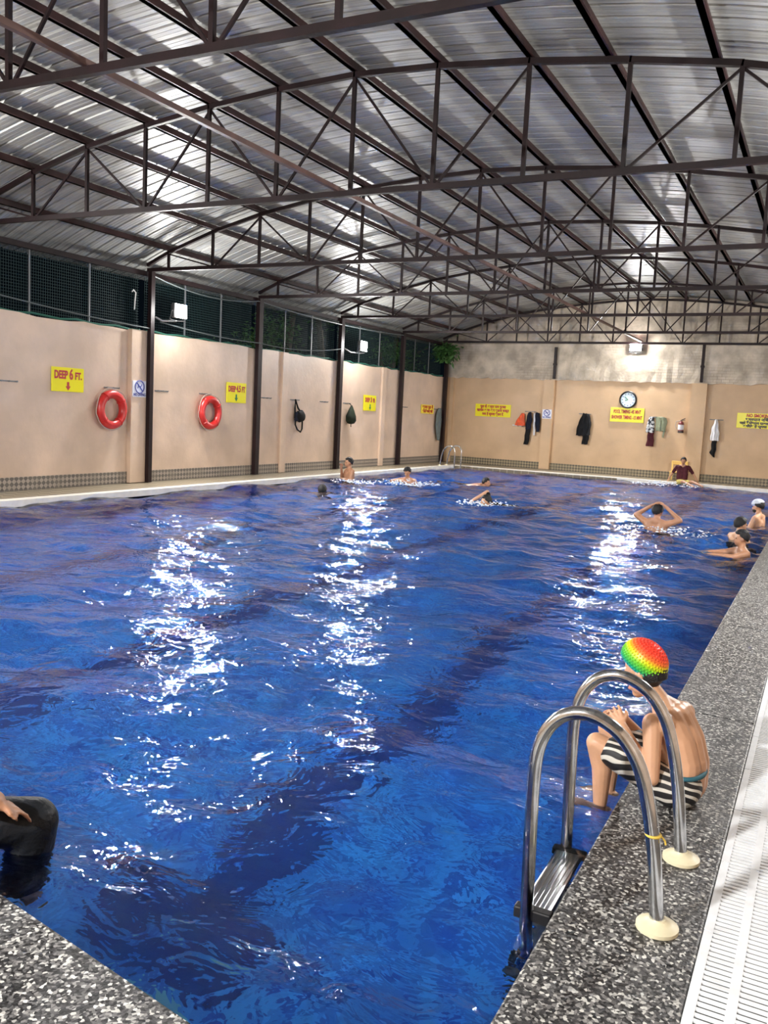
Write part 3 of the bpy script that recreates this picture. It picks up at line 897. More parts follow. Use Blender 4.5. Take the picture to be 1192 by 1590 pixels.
# hook bars
def hook_bar(label, loc, rz):
    t = thing('hook_bar', label, 'hook bar', loc, rz, 'hook bars on the walls')
    c = MB(); c.box((-0.2, -0.008, -0.012), (0.2, 0.0, 0.012)); c.build('back_plate', 'grey_pipe', t, world=False)
    for x_ in (-0.15, 0.0, 0.15):
        c = MB(); c.tube([(x_, -0.006, 0), (x_, -0.04, -0.01), (x_, -0.05, 0.015)], 0.006, 6); c.build('hook', 'grey_pipe', t, True, world=False)
for y, lb in ((9.88, 'thin hook bar on the wall before the DEEP 6 FT sign'), (12.19, 'thin hook bar above the life ring beside the no diving sign'), (13.55, 'thin empty hook bar beside the post next to the no diving sign'),
              (14.92, 'thin hook bar above the life ring beside the DEEP 4.5 FT sign'), (17.2, 'thin empty hook bar past the post after the DEEP 4.5 FT sign'), (18.44, 'thin hook bar holding the black sling bag'),
              (19.85, 'thin empty hook bar between the black sling bag and the post'), (21.07, 'thin hook bar holding the green bag'), (24.75, 'thin empty hook bar past the DEEP 3 FT sign'), (27.2, 'thin hook bar holding the grey towel')):
    hook_bar(lb, (XL + 0.002, y, 1.80), LW)
for x, lb in ((-8.9, 'thin hook bar holding the orange cloth and dark trousers'), (-7.05, 'thin hook bar holding the black jacket'), (-4.8, 'thin hook bar holding the patterned shirt and sage towel'), (-3.03, 'thin hook bar holding the white shirt')):
    hook_bar(lb, farloc(x, 1.87, 0.002), ang)

# hanging clothes: lofted folds in the wall frame (x right, -y out, z up)
def garment(name, label, cat, loc, rz, parts, group=None):
    t = thing(name, label, cat, loc, rz, group)
    for (pn, m, prof, depth, seed) in parts:
        rg = random.Random(seed)
        ph = [rg.uniform(0, 6) for _ in range(4)]
        c = MB(); n = 26; vs = []; fs = []
        zs_ = []
        for (a, b_) in zip(prof[:-1], prof[1:]):
            for k in range(4):
                zs_.append([a[i] + (b_[i] - a[i]) * k / 4 for i in range(3)])
        zs_.append(list(prof[-1]))
        for (z_, xa, xb) in zs_:
            for k in range(n):
                a = 2 * PI * k / n
                u = math.cos(a); v_ = math.sin(a)
                x_ = (xa + xb) / 2 + (xb - xa) / 2 * u
                fold = 0.28 * math.sin(x_ * 48 + ph[0] + z_ * 3) + 0.2 * math.sin(x_ * 85 + ph[1] - z_ * 5)
                y_ = -depth * 0.55 - depth * 0.5 * v_ * (1 + (fold if v_ > 0 else 0))
                vs.append((x_ + 0.008 * math.sin(z_ * 22 + ph[2]), y_, z_ + 0.012 * math.sin(x_ * 40 + ph[3])))
        m_ = len(zs_)
        for i in range(m_ - 1):
            for k in range(n):
                k2 = (k + 1) % n
                fs.append((i * n + k, i * n + k2, (i + 1) * n + k2, (i + 1) * n + k))
        fs.append(tuple(range(n))); fs.append(tuple((m_ - 1) * n + k for k in reversed(range(n))))
        c.add(vs, fs); c.build(pn, m, t, True, world=False)
    return t
garment('hanging_cloth', 'orange cloth hanging beside the dark trousers on the far wall', 'cloth', farloc(-9.24, 1.39, 0.04), ang, [
    ('cloth', 'orange_cloth', [(0.42, 0.06, 0.14), (0.25, -0.06, 0.18), (0.10, -0.14, 0.19), (0.0, -0.17, 0.20)], 0.07, 2),
    ('hem', 'white_cloth', [(0.02, -0.27, 0.0), (-0.02, -0.25, 0.2)], 0.03, 3)])
garment('hanging_trousers', 'dark navy trousers hanging between orange cloth and white towel', 'trousers', farloc(-8.9, 0.78, 0.05), ang, [
    ('waist', 'navy_cloth', [(1.06, -0.05, 0.06), (0.85, -0.09, 0.10), (0.5, -0.12, 0.07)], 0.09, 4),
    ('trouser_leg', 'black_cloth', [(0.52, -0.11, 0.07), (0.2, -0.13, 0.05), (0.0, -0.15, 0.02)], 0.06, 5)])
garment('hanging_jacket', 'dark jacket with a white towel strip beside the far no diving sign', 'jacket', farloc(-8.66, 1.1, 0.05), ang, [
    ('sleeve', 'navy_cloth', [(0.74, -0.04, 0.10), (0.4, -0.03, 0.15), (0.12, 0.03, 0.13)], 0.07, 6),
    ('towel_strip', 'white_cloth', [(0.72, -0.09, -0.04), (0.35, -0.10, -0.02), (0.0, -0.07, 0.0)], 0.05, 7)])
garment('hanging_jacket', 'black jacket and trousers hanging left of the clock', 'jacket', farloc(-7.02, 0.9, 0.04), ang, [
    ('body', 'black_cloth', [(0.99, -0.06, 0.06), (0.85, -0.14, 0.16), (0.55, -0.23, 0.18), (0.27, -0.26, 0.10)], 0.11, 8),
    ('sleeve', 'charcoal_cloth', [(0.97, 0.06, 0.14), (0.7, 0.08, 0.22), (0.3, 0.06, 0.20)], 0.08, 9),
    ('trouser_leg', 'black_cloth', [(0.4, -0.04, 0.18), (0.15, -0.04, 0.17), (0.0, -0.05, 0.15)], 0.07, 10)])
garment('hanging_shirt', 'patterned grey and white shirt over maroon cloth beside sage towel', 'shirt', farloc(-4.93, 0.97, 0.04), ang, [
    ('shirt', 'pattern_cloth', [(0.9, -0.03, 0.08), (0.7, -0.12, 0.12), (0.42, -0.13, 0.13)], 0.10, 11),
    ('maroon_cloth', 'maroon_cloth', [(0.46, -0.07, 0.12), (0.2, -0.08, 0.13), (0.0, -0.10, 0.14)], 0.07, 12)])
garment('hanging_towel', 'sage green towel hanging beside the patterned shirt', 'towel', farloc(-4.63, 1.25, 0.04), ang, [
    ('towel', 'sage_cloth', [(0.62, -0.16, 0.16), (0.5, -0.16, 0.19), (0.2, -0.14, 0.16)], 0.08, 13),
    ('strap', 'sage_cloth', [(0.26, 0.08, 0.14), (0.0, 0.07, 0.12)], 0.03, 14)])
garment('hanging_shirt', 'white shirt over black trousers beside the no smoking sign', 'shirt', farloc(-3.02, 0.75, 0.04), ang, [
    ('shirt', 'white_cloth', [(1.12, -0.03, 0.04), (0.9, -0.10, 0.09), (0.7, -0.12, 0.12), (0.5, -0.13, 0.13)], 0.10, 15),
    ('trouser_leg', 'black_cloth', [(0.55, -0.08, 0.07), (0.25, -0.08, 0.06), (0.16, -0.12, 0.05), (0.0, -0.02, 0.04)], 0.06, 16)])
garment('hanging_towel', 'long grey towel hanging beside the corner post', 'towel', (XL + 0.04, 27.35, 0.75), LW, [
    ('towel', 'grey_cloth', [(1.08, -0.08, 0.10), (0.9, -0.22, 0.16), (0.5, -0.26, 0.2), (0.25, -0.16, 0.14), (0.0, -0.05, 0.1)], 0.09, 17)])
# black sling bag
t = thing('sling_bag', 'black sling bag with long looped strap on the left wall', 'bag', (XL + 0.01, 18.52, 1.30), LW)
c = MB(); c.ell((0.06, -0.09, 0.1), (0.20, 0.085, 0.15), nu=20, nv=14, fn=lambda p: 1 + 0.08 * math.sin(p.x * 7) * p.z); c.build('bag_body', 'black_cloth', t, True, world=False)
c = MB(); c.bbox((-0.14, -0.12, -0.03), (0.14, -0.03, 0.2), 0.03); c.build('pocket', 'navy_cloth', t, world=False)
c = MB(); c.tube([(-0.13, -0.05, 0.05), (-0.14, -0.05, 0.3), (-0.12, -0.04, 0.5), (-0.02, -0.06, 0.3), (0.08, -0.08, 0.2)], 0.022, 8); c.build('upper_strap', 'black_cloth', t, True, world=False)
c = MB(); c.tube([(-0.10, -0.05, 0.0), (-0.10, -0.05, -0.12), (-0.02, -0.06, -0.24), (0.12, -0.07, -0.30), (0.2, -0.06, -0.22), (0.22, -0.05, -0.05), (0.2, -0.05, 0.02)], 0.02, 8); c.build('lower_strap', 'black_cloth', t, True, world=False)
# green drawstring bag
t = thing('drawstring_bag', 'dark green bag hanging beside the DEEP 3 FT sign', 'bag', (XL + 0.01, 21.12, 1.25), LW)
c = MB(); vs = []; fs = []; prof = [(0.5, 0.02, 0.02), (0.46, 0.05, 0.03), (0.36, 0.12, 0.07), (0.2, 0.21, 0.11), (0.08, 0.22, 0.11), (0.0, 0.15, 0.07), (-0.02, 0.05, 0.02)]
for (z_, a_, d_) in prof:
    for k in range(18):
        q = 2 * PI * k / 18; f_ = 1 + 0.07 * math.sin(5 * q + z_ * 9)
        vs.append((a_ * math.cos(q) * f_, -0.13 + d_ * math.sin(q) * f_, z_))
for i in range(len(prof) - 1):
    for k in range(18):
        fs.append((i * 18 + k, i * 18 + (k + 1) % 18, (i + 1) * 18 + (k + 1) % 18, (i + 1) * 18 + k))
fs += [tuple(range(18)), tuple(range((len(prof) - 1) * 18, len(prof) * 18))]
c.add(vs, fs); c.build('bag_body', 'olive_cloth', t, True, world=False)
c = MB(); c.tube([(0, -0.12, 0.48), (0.02, -0.08, 0.53), (0, -0.05, 0.55)], 0.012, 6); c.build('cord', 'black_cloth', t, True, world=False)
c = MB(); c.tube([(0.02, -0.12, -0.01), (0.03, -0.12, -0.10)], 0.012, 6); c.build('loop', 'black_cloth', t, True, world=False)
# fire extinguisher
t = thing('fire_extinguisher', 'small fire extinguisher with a white label beside the far pilaster', 'extinguisher', farloc(-4.02, 1.42, 0.12), ang)
c = MB(); c.lathe([(0.06, 0.0), (0.085, 0.01), (0.085, 0.27), (0.06, 0.33), (0.03, 0.35), (0.03, 0.37)], n=18); c.build('cylinder', 'ext_red', t, True, world=False)
c = MB(); c.lathe([(0.0865, 0.10), (0.0865, 0.25)], n=18); c.build('label_band', 'white_cloth', t, True, world=False)
c = MB(); c.lathe([(0.087, 0.01), (0.087, 0.06)], n=18); c.build('base_band', 'black_plastic', t, True, world=False)
c = MB(); c.bar((-0.02, 0, 0.38), (0.11, 0, 0.45), 0.02, 0.02); c.bar((-0.02, 0, 0.385), (0.11, 0, 0.40), 0.02, 0.015); c.build('lever', 'black_plastic', t, world=False)
c = MB(); c.tube([(-0.02, 0, 0.38), (-0.15, -0.01, 0.34), (-0.17, -0.01, 0.22), (-0.12, -0.01, 0.12)], 0.012, 8); c.build('hose', 'rope', t, True, world=False)
c = MB(); c.box((-0.03, 0.08, 0.1), (0.03, 0.1, 0.3)); c.build('bracket', 'black_plastic', t, world=False)
# stub posts on the gable
for x, z1, lb in ((-8.14, 3.98, 'thin dark steel stub post above the far no diving sign'), (-3.55, 4.12, 'short rusty steel stub post above the pilaster beside the white shirt')):
    c = MB(); c.box((x - 0.04, FW(x) - 0.15, 2.96), (x + 0.04, FW(x) - 0.07, z1))
    c.box((x - 0.055, FW(x) - 0.16, 3.4), (x + 0.055, FW(x) - 0.06, 3.46))
    solo('stub_post', lb, 'post', c, 'maroon_steel', (x, FW(x) - 0.1, 2.95), 'stub posts on the gable')

# ------------------------------------------------------------------ pool ladders
def ladder(label, loc, rz, foot_dx, span, spread, rope=False, treads=3):
    """local +x from the pool to the deck; rails at y=0 and y=spread"""
    t = thing('pool_ladder', label, 'ladder', loc, rz)
    for k in range(2):
        yy = k * spread
        pts = [(0, yy, 0)]
        fl = [(0.0, 0.0), (-0.03, 0.25), (-0.065, 0.42), (-0.105, 0.53), (-0.17, 0.61), (-0.26, 0.648), (-0.34, 0.632), (-0.395, 0.575), (-0.425, 0.49), (-0.432, 0.38), (-0.43, 0.2), (-0.425, -0.05), (-0.42, -0.5), (-0.42, -1.15)]
        # smooth with Catmull-Rom
        P = [Vector((a * span / 0.43, yy, b_)) for a, b_ in fl]
        out_ = []
        for i in range(len(P) - 1):
            p0, p1, p2, p3 = P[max(i - 1, 0)], P[i], P[i + 1], P[min(i + 2, len(P) - 1)]
            for q in range(5):
                u = q / 5
                out_.append(0.5 * ((2 * p1) + (p2 - p0) * u + (2 * p0 - 5 * p1 + 4 * p2 - p3) * u * u + (3 * p1 - p0 - 3 * p2 + p3) * u ** 3))
        out_.append(P[-1])
        c = MB(); c.tube(out_, 0.0225, 14); rail = c.build('rail', 'chrome', t, True, world=False)
        c = MB(); c.lathe([(0.066, 0.0), (0.066, 0.012), (0.045, 0.022), (0.027, 0.03), (0.0235, 0.036)], (0, yy, 0.001), n=28); c.build('flange', 'cream_plastic', t, True, world=False)
        for zz in (-0.45, -1.05)[:treads]:
            c = MB(); c.lathe([(0.03, 0.0), (0.034, -0.05), (0.03, -0.08)], (-0.40 * span / 0.43, yy, zz), axis='x', n=14); c.build('bumper', 'black_plastic', t, True, world=False)
    if rope:
        c = MB(); c.lathe([(0.0245, 0.0), (0.027, 0.004), (0.0245, 0.008)], (-0.036, 0, 0.30), n=16); c.tube([(-0.01, 0, 0.303), (0.0, 0.005, 0.29), (0.004, 0.0, 0.28)], 0.003, 5); c.build('tied_string', 'yellow_rope', t, True, world=False)
    for i in range(treads):
        zz = -0.075 - i * 0.28
        c = MB(); c.bbox((-0.425 * span / 0.43 - 0.03, 0.02, zz - 0.03), (-0.425 * span / 0.43 + 0.075, spread - 0.02, zz), 0.008)
        for q in range(6):
            xq = -0.425 * span / 0.43 - 0.018 + q * 0.016
            c.box((xq - 0.003, 0.04, zz), (xq + 0.003, spread - 0.04, zz + 0.003))
        tr2 = c.build('tread', 'dull_steel', t, world=False)
        for yy in (0.018, spread - 0.018):
            c = MB(); c.bbox((-0.425 * span / 0.43 - 0.045, yy - 0.02, zz - 0.04), (-0.425 * span / 0.43 + 0.085, yy + 0.02, zz + 0.006), 0.006); c.build('tread_end_cap', 'black_plastic', tr2, world=False)
    return t
ladder('chrome pool ladder with cream flanges beside the seated boy', (-0.335, 2.72, 0), 0, 0, 0.43, 0.50, True, 4)
ladder('small chrome pool ladder at the far left pool corner', (-10.95, 25.95, 0.0), PI, 0, 0.50, 0.55, False, 2)

# ------------------------------------------------------------------ drain grating beside the right coping
GW = 0.34
sl = MB(); sl.box((XC + 0.004, -0.0072, -0.008), (XC + GW, 0.0072, -0.003)); slat_me = sl.mesh('slat', 'white_plastic')
rb = MB(); rb.box((-0.014, 0.003, -0.012), (0.014, 0.497, -0.0025)); rib_me = rb.mesh('rib', 'white_plastic')
places = ['beside the ladder flanges', 'at the boy seated on the coping', 'past the boy seated on the coping']
for k in range(13):
    y0 = 1.3 + k * 0.5
    where = 'short of the ladder flanges' if y0 < 2.2 else 'beside the ladder flanges' if y0 < 3.3 else 'beside the seated boy' if y0 < 4.2 else 'past the seated boy'
    t = thing('drain_grate', 'white plastic slatted drain grate section ' + where, 'grate', (0, y0, -0.03), 0, 'drain grates ' + where)
    for q in range(19):
        link('slat', slat_me, t, (0, 0.0132 + q * 0.0263, 0.03))
    for x_ in (XC + 0.016, XC + 0.118, XC + 0.222, XC + GW - 0.014):
        link('rib', rib_me, t, (x_, 0, 0.03))
g = MB()
for q in range(int((25.8 - 7.8) / 0.0263)):
    yq = 7.8132 + q * 0.0263
    g.box((XC + 0.004, yq - 0.0072, -0.008), (XC + GW, yq + 0.0072, -0.003))
for x_ in (XC + 0.016, XC + 0.118, XC + 0.222, XC + GW - 0.014):
    g.box((x_ - 0.014, 7.803, -0.012), (x_ + 0.014, 25.8, -0.0025))
o = solo('drain_grating_run', 'white plastic slatted drain grating running on along the coping to the far end', 'grate', g, 'white_plastic', (0, 7.8, -0.012)); o['kind'] = 'stuff'
ch = MB(); ch.box((XC + 0.001, 0, -0.1), (XC + GW + 0.02, 26, -0.075)); struct('drain_channel', ch, 'drain_dark')

# ------------------------------------------------------------------ people
def rot_to(f, up=(0, 0, 1)):
    """columns: right, forward, up"""
    f = Vector(f).normalized(); u = Vector(up); r_ = f.cross(u).normalized(); u = r_.cross(f).normalized()
    return Matrix((r_, f, u)).transposed()


def remesh(mb, name, m, parent, voxel=0.012, smooth=4):
    me = mb.mesh(name + '_raw')
    o = bpy.data.objects.new('tmp', me); COL.objects.link(o)
    md = o.modifiers.new('r', 'REMESH'); md.mode = 'VOXEL'; md.voxel_size = voxel; md.use_smooth_shade = True
    ms = o.modifiers.new('s', 'SMOOTH'); ms.factor = 0.5; ms.iterations = smooth
    dg = bpy.context.evaluated_depsgraph_get()
    nm = bpy.data.meshes.new_from_object(o.evaluated_get(dg))
    bpy.data.objects.remove(o); bpy.data.meshes.remove(me)
    nm.name = name; nm.materials.clear(); nm.materials.append(MATS[m])
    nm.polygons.foreach_set('use_smooth', [True] * len(nm.polygons))
    return link(name, nm, parent)


def head_caps(b, H, F, k, R=None):
    """skull, jaw, nose, ears, brow; H centre of head, F facing; k scale (1 = adult, head 0.225 high)"""
    M = R or rot_to(F)
    def P(x, y, z): return Vector(H) + M @ Vector((x * k, y * k, z * k))
    b.ell(P(0, -0.008, 0.025), (0.075 * k, 0.093 * k, 0.088 * k), M)
    b.ell(P(0, 0.022, -0.035), (0.060 * k, 0.066 * k, 0.070 * k), M)
    b.ell(P(0, 0.055, -0.085), (0.030 * k, 0.028 * k, 0.024 * k), M, 10, 8)
    b.cap(P(0, 0.083, 0.005), 0.011 * k, P(0, 0.103, -0.028), 0.014 * k, 8)
    b.cap(P(-0.028, 0.077, 0.018), 0.012 * k, P(0.028, 0.077, 0.018), 0.012 * k, 8)
    b.cap(P(-0.018, 0.080, -0.058), 0.010 * k, P(0.018, 0.080, -0.058), 0.010 * k, 8)
    for s in (-1, 1):
        b.ell(P(s * 0.076, -0.006, -0.005), (0.012 * k, 0.020 * k, 0.031 * k), M, 8, 8)
    return P, M


def head_parts(t, P, M, k, hair='hair', beard=False, cap=None):
    if beard:
        c = MB(); c.ell(P(0, 0.034, -0.066), (0.056 * k, 0.058 * k, 0.048 * k), M, 16, 10, lambda p: 1.06 if p.z < 0.35 and not (p.y > 0.8 and p.z > -0.1) else 0.8); c.build('beard', 'hair', t, True, world=False)
    for s in (-1, 1):
        c = MB(); c.ell(P(s * 0.030, 0.080, 0.002), (0.012 * k, 0.008 * k, 0.008 * k), M, 8, 6); c.build('eye', 'eye', t, True, world=False)
    c = MB(); c.cap(P(-0.016, 0.089, -0.058), 0.005 * k, P(0.016, 0.089, -0.058), 0.005 * k, 8); c.build('mouth', 'lip', t, True, world=False)
    if hair:
        rg = random.Random(int(P(0, 0, 0).x * 1000))
        ph = rg.uniform(0, 6)
        def fn(p):
            keep = p.z > -0.30 + 0.85 * max(p.y, 0) + (0.0 if p.y > 0 else 0.50 * p.y)
            if p.y > 0.45 and p.z < 0.42: keep = False
            a = math.atan2(p.y, p.x)
            return (1.17 + 0.035 * math.sin(a * 9 + ph + p.z * 6)) if keep else 0.86
        c = MB(); c.ell(P(0, -0.010, 0.028), (0.080 * k, 0.097 * k, 0.094 * k), M, 28, 18, fn); c.build('hair', hair, t, True, world=False)
    if cap:
        def fn2(p):
            return 1.0 if p.z > 0.02 - 0.25 * p.y else 0.8
        c = MB(); c.ell(P(0, -0.006, 0.046), (0.100 * k, 0.118 * k, 0.098 * k), M, 28, 16, fn2); c.build('cap', cap, t, True, world=False)


def hand_caps(b, wr, d, pn, k=1.0, curl=0.5, side=1):
    """wr wrist, d direction of hand, pn palm normal; five separate bent fingers"""
    wr = Vector(wr); d = Vector(d).normalized(); pn = Vector(pn); pn = (pn - d * pn.dot(d)).normalized(); s = d.cross(pn).normalized() * side
    pc = wr + d * 0.045 * k
    for u in (-0.024, -0.008, 0.008, 0.024):
        b.cap(wr + d * 0.012 * k + s * u * 0.7 * k, 0.013 * k, wr + d * 0.078 * k + s * u * 1.4 * k, 0.0115 * k, 8)
    for u, ln in ((-0.030, 0.062), (-0.010, 0.074), (0.010, 0.078), (0.030, 0.070)):
        p0 = wr + d * 0.080 * k + s * u * 1.3 * k
        a1 = (d * math.cos(curl) + pn * math.sin(curl)).normalized(); a2 = (d * math.cos(curl * 2.3) + pn * math.sin(curl * 2.3)).normalized()
        p1 = p0 + a1 * ln * 0.5 * k; p2 = p1 + a2 * ln * 0.5 * k
        b.cap(p0, 0.0088 * k, p1, 0.0078 * k, 8); b.cap(p1, 0.0078 * k, p2, 0.0066 * k, 8)
    p0 = wr + d * 0.022 * k + s * 0.026 * k; p1 = p0 + (d * 0.55 + s * 0.75 + pn * 0.3).normalized() * 0.036 * k; p2 = p1 + (d * 0.9 + s * 0.2 + pn * 0.4).normalized() * 0.030 * k
    b.cap(p0, 0.013 * k, p1, 0.011 * k, 8); b.cap(p1, 0.0105 * k, p2, 0.008 * k, 8)


def swimmer(label, loc, face, skin, zsh=0.0, lean=(0, 0), look=None, armL=None, armR=None, legs='stand', shorts='navy_cloth', hair='hair', cap=None,
            shirt=None, k=1.0, voxel=0.016, head_dz=0.0, group='swimmers in the pool', beard=False):
    """local frame: +y = facing; z = 0 at the water surface; zsh = shoulder height over the water. arms: (elbow, wrist) relative to the shoulder centre"""
    t = thing('person', label, 'person', loc, face, group)
    ch = Vector((lean[0], lean[1], zsh))                       # middle of the shoulders
    pv = Vector((0, 0, zsh - 0.50 * k))
    b = MB()
    sw, hw = 0.185 * k, 0.098 * k
    shL, shR = ch + Vector((-sw, 0, -0.01)), ch + Vector((sw, 0, -0.01))
    if legs == 'prone':
        pv = ch + Vector((0, -0.50 * k, -0.10))
    mid = ch.lerp(pv, 0.5)
    dn = (pv - ch).normalized()
    for s in (-1, 1):
        b.cap(ch + Vector((s * 0.115 * k, 0, 0)) + dn * 0.06 * k, 0.082 * k, ch + Vector((s * 0.095 * k, 0, 0)) + dn * 0.22 * k, 0.092 * k)
        b.cap(ch + Vector((s * 0.085 * k, 0.0, 0)) + dn * 0.22 * k, 0.085 * k, pv + Vector((s * hw * 0.75, 0, 0)), 0.088 * k)
        b.cap(ch + Vector((s * 0.03 * k, 0, 0.025 * k)), 0.055 * k, ch + Vector((s * sw, 0, -0.015 * k)), 0.054 * k)
    b.cap(ch + dn * 0.12 * k, 0.088 * k, pv, 0.09 * k)
    fwd = Vector(look) if look else Vector((0, 1, 0))
    hd = ch + Vector((0, 0.035 * k, 0.186 * k + head_dz))
    if legs == 'prone': hd = ch + Vector((0, 0.14 * k, 0.09 * k + head_dz))
    b.cap(ch + Vector((0, 0, 0.0)), 0.062 * k, hd - Vector((0, 0.012 * k, 0.06 * k)), 0.050 * k)
    P, M = head_caps(b, hd, fwd, k)
    for sh, arm, s in ((shL, armL, -1), (shR, armR, 1)):
        if arm is None:
            arm = ((s * 0.09, 0.08, -0.25), (s * 0.02, 0.28, -0.30))
        el = ch + Vector(arm[0]) * k + Vector((s * sw, 0, 0)); wr = ch + Vector(arm[1]) * k + Vector((s * sw, 0, 0))
        b.cap(sh, 0.058 * k, el, 0.043 * k); b.cap(el, 0.043 * k, wr, 0.029 * k)
        hand_caps(b, wr, wr - el, (0, 0, -1) if abs((wr - el).normalized().z) < 0.9 else (0, 1, 0), k, 0.35, s)
    hips = [pv + Vector((s * hw, 0, -0.02)) for s in (-1, 1)]
    knees = []
    for hp, s in zip(hips, (-1, 1)):
        if legs == 'stand':
            kn = hp + Vector((s * 0.03, 0.06 + 0.05 * s, -0.42)) * 1.0; an = kn + Vector((0, -0.08, -0.40))
        elif legs == 'prone':
            kn = hp + Vector((s * 0.04, -0.42, -0.05 - 0.06 * s)); an = kn + Vector((s * 0.02, -0.40, 0.0))
        else:
            kn = ch + Vector(legs[0 if s < 0 else 1][0]); an = ch + Vector(legs[0 if s < 0 else 1][1])
        if legs in ('stand',):
            kn = hp.lerp(kn, k); an = kn + Vector((0, -0.08, -0.38)) * k
        knees.append((hp, kn, an))
        b.cap(hp, 0.082 * k, kn, 0.054 * k); b.cap(kn, 0.053 * k, an, 0.034 * k)
        ft = an + ((an - kn).normalized() * 0.6 + Vector((0, 0.8, 0))).normalized() * 0.15 * k if legs != 'prone' else an + Vector((0, -0.16 * k, 0))
        b.cap(an, 0.036 * k, ft, 0.026 * k)
    remesh(b, 'body', skin, t, voxel, 3)
    head_parts(t, P, M, k, hair, beard, cap)
    if shorts:
        c = MB(); c.cap(pv + Vector((-hw * .7, 0, 0.03)), 0.10 * k, pv + Vector((hw * .7, 0, 0.03)), 0.10 * k)
        for hp, kn, an in knees: c.cap(hp, 0.095 * k, hp.lerp(kn, 0.62), 0.082 * k)
        remesh(c, 'shorts', shorts, t, 0.02, 3)
    if shirt:
        c = MB(); c.cap(ch + dn * 0.10 * k, 0.092 * k, pv - dn * 0.1, 0.096 * k)
        for s in (-1, 1):
            c.cap(ch + Vector((s * 0.10 * k, 0, 0)) + dn * 0.04 * k, 0.095 * k, pv + Vector((s * hw * 0.75, 0, 0)) - dn * 0.1, 0.104 * k)
            c.cap(ch + Vector((s * 0.06 * k, 0, -0.012 * k)), 0.066 * k, ch + Vector((s * sw, 0, -0.015 * k)), 0.068 * k)
        for sh, arm, s in ((shL, armL, -1), (shR, armR, 1)):
            if arm:
                el = ch + Vector(arm[0]) * k + Vector((s * sw, 0, 0)); c.cap(sh, 0.064 * k, sh.lerp(el, 0.85), 0.055 * k)
        remesh(c, 'shirt', shirt, t, 0.016, 3)
    return t

SWIM = []   # (x, y, strength) churned water around swimmers
def sw(label, x, y, *a, churn=0.6, **kw):
    SWIM.append((x, y, churn)); return swimmer(label, (x, y, WZ), *a, **kw)
sw('dark-haired swimmer with only the head above water near the left edge', -9.22, 15.33, 0.3, 'skin_dark', -0.19, churn=0.5)
sw('bare-chested man standing at the left edge with a hand at his chin', -10.25, 18.3, PI * 0.78, 'skin_mid', 0.24, armL=((-0.02, 0.06, -0.24), (0.03, 0.20, -0.20)), armR=((0.06, 0.10, -0.22), (-0.12, 0.20, 0.08)), churn=0.8)
sw('man splashing with both arms crossed before his chest', -8.97, 18.9, PI * 1.0, 'skin_mid', 0.08, armL=((-0.14, 0.22, -0.06), (0.16, 0.40, -0.02)), armR=((0.14, 0.22, -0.04), (-0.16, 0.34, 0.0)), look=(0, 1, -0.45), churn=2.2)
sw('swimmer low in the water doing breaststroke near the far ladder', -7.6, 20.3, -PI * 0.5, 'skin_mid', -0.03, legs='prone', armL=((-0.10, 0.22, -0.04), (-0.16, 0.44, -0.05)), armR=((0.12, 0.2, -0.04), (0.2, 0.42, -0.05)), churn=0.9)
sw('crawling swimmer in a dark top with one arm raised', -5.62, 15.7, PI * 0.72, 'skin_fair', -0.02, legs='prone', shirt='black_cloth', armL=((-0.12, 0.22, -0.08), (-0.1, 0.46, -0.1)), armR=((0.10, 0.02, 0.25), (0.06, 0.30, 0.10)), churn=1.6)
sw('bare-backed man holding his head with both hands', -2.38, 14.6, -0.25, 'skin_mid', 0.10, armL=((-0.20, 0.05, 0.08), (0.08, 0.02, 0.27)), armR=((0.20, 0.03, 0.07), (-0.07, 0.02, 0.28)), churn=1.2, head_dz=-0.01)
sw('bearded man wearing a white swim cap by the right edge', -0.98, 16.9, PI * 0.42, 'skin_fair', 0.13, hair='hair', cap='white_cap', beard=True, look=(0.1, 1, -0.08), churn=0.7)
sw('dark-haired youth with wet bare shoulders facing the right edge', -1.08, 14.1, -PI * 0.28, 'skin_fair', 0.06, k=0.95, churn=0.9)
sw('dark-haired swimmer at the right edge with an arm along the water', -0.90, 12.7, PI * 0.62, 'skin_mid', 0.02, k=0.95, armL=((-0.05, 0.2, -0.06), (0.02, 0.44, -0.05)), armR=((0.06, 0.2, -0.06), (0.0, 0.42, -0.06)), churn=0.7)

# man sitting on the far edge
xs_, ys_ = -3.66, FE(-3.66) + 0.06
swimmer('man in a maroon vest sitting on the far pool edge leaning on his arms', (xs_, ys_, 0.012), PI, 'skin_mid', 0.45, lean=(0, -0.06), shirt='maroon_cloth', shorts='yellow_cloth',
        armL=((-0.14, -0.06, -0.22), (-0.28, -0.02, -0.42)), armR=((0.14, -0.06, -0.22), (0.24, -0.02, -0.42)),
        legs=(((-0.34, 0.36, -0.40), (-0.62, 0.58, -0.48)), ((-0.10, 0.42, -0.41), (-0.40, 0.70, -0.50))), k=0.88, group='people on the pool edge')
SWIM.append((xs_, ys_ - 0.7, 1.6))
# plastic chair behind him
t = thing('plastic_chair', 'yellow plastic chair against the far wall behind the seated man', 'chair', (-3.95, FW(-3.95) - 0.42, -0.012))
c = MB(); c.bbox((-0.23, -0.2, 0.24), (0.23, 0.22, 0.27), 0.01); c.build('seat', 'chair_yellow', t, world=False)
for x_ in (-0.19, 0.19):
    for y_ in (-0.17, 0.19):
        c = MB(); c.bar((x_ * 1.1, y_ * 1.1, 0), (x_, y_, 0.25), 0.04, 0.04); c.build('leg', 'chair_yellow', t, world=False)
    c = MB(); c.bar((x_ * 1.05, 0.2, 0.26), (x_ * 1.12, 0.25, 0.56), 0.045, 0.035); c.build('back_post', 'chair_yellow', t, world=False)
c = MB(); c.bbox((-0.24, 0.225, 0.47), (0.24, 0.265, 0.58), 0.012); c.build('backrest', 'chair_yellow', t, world=False)

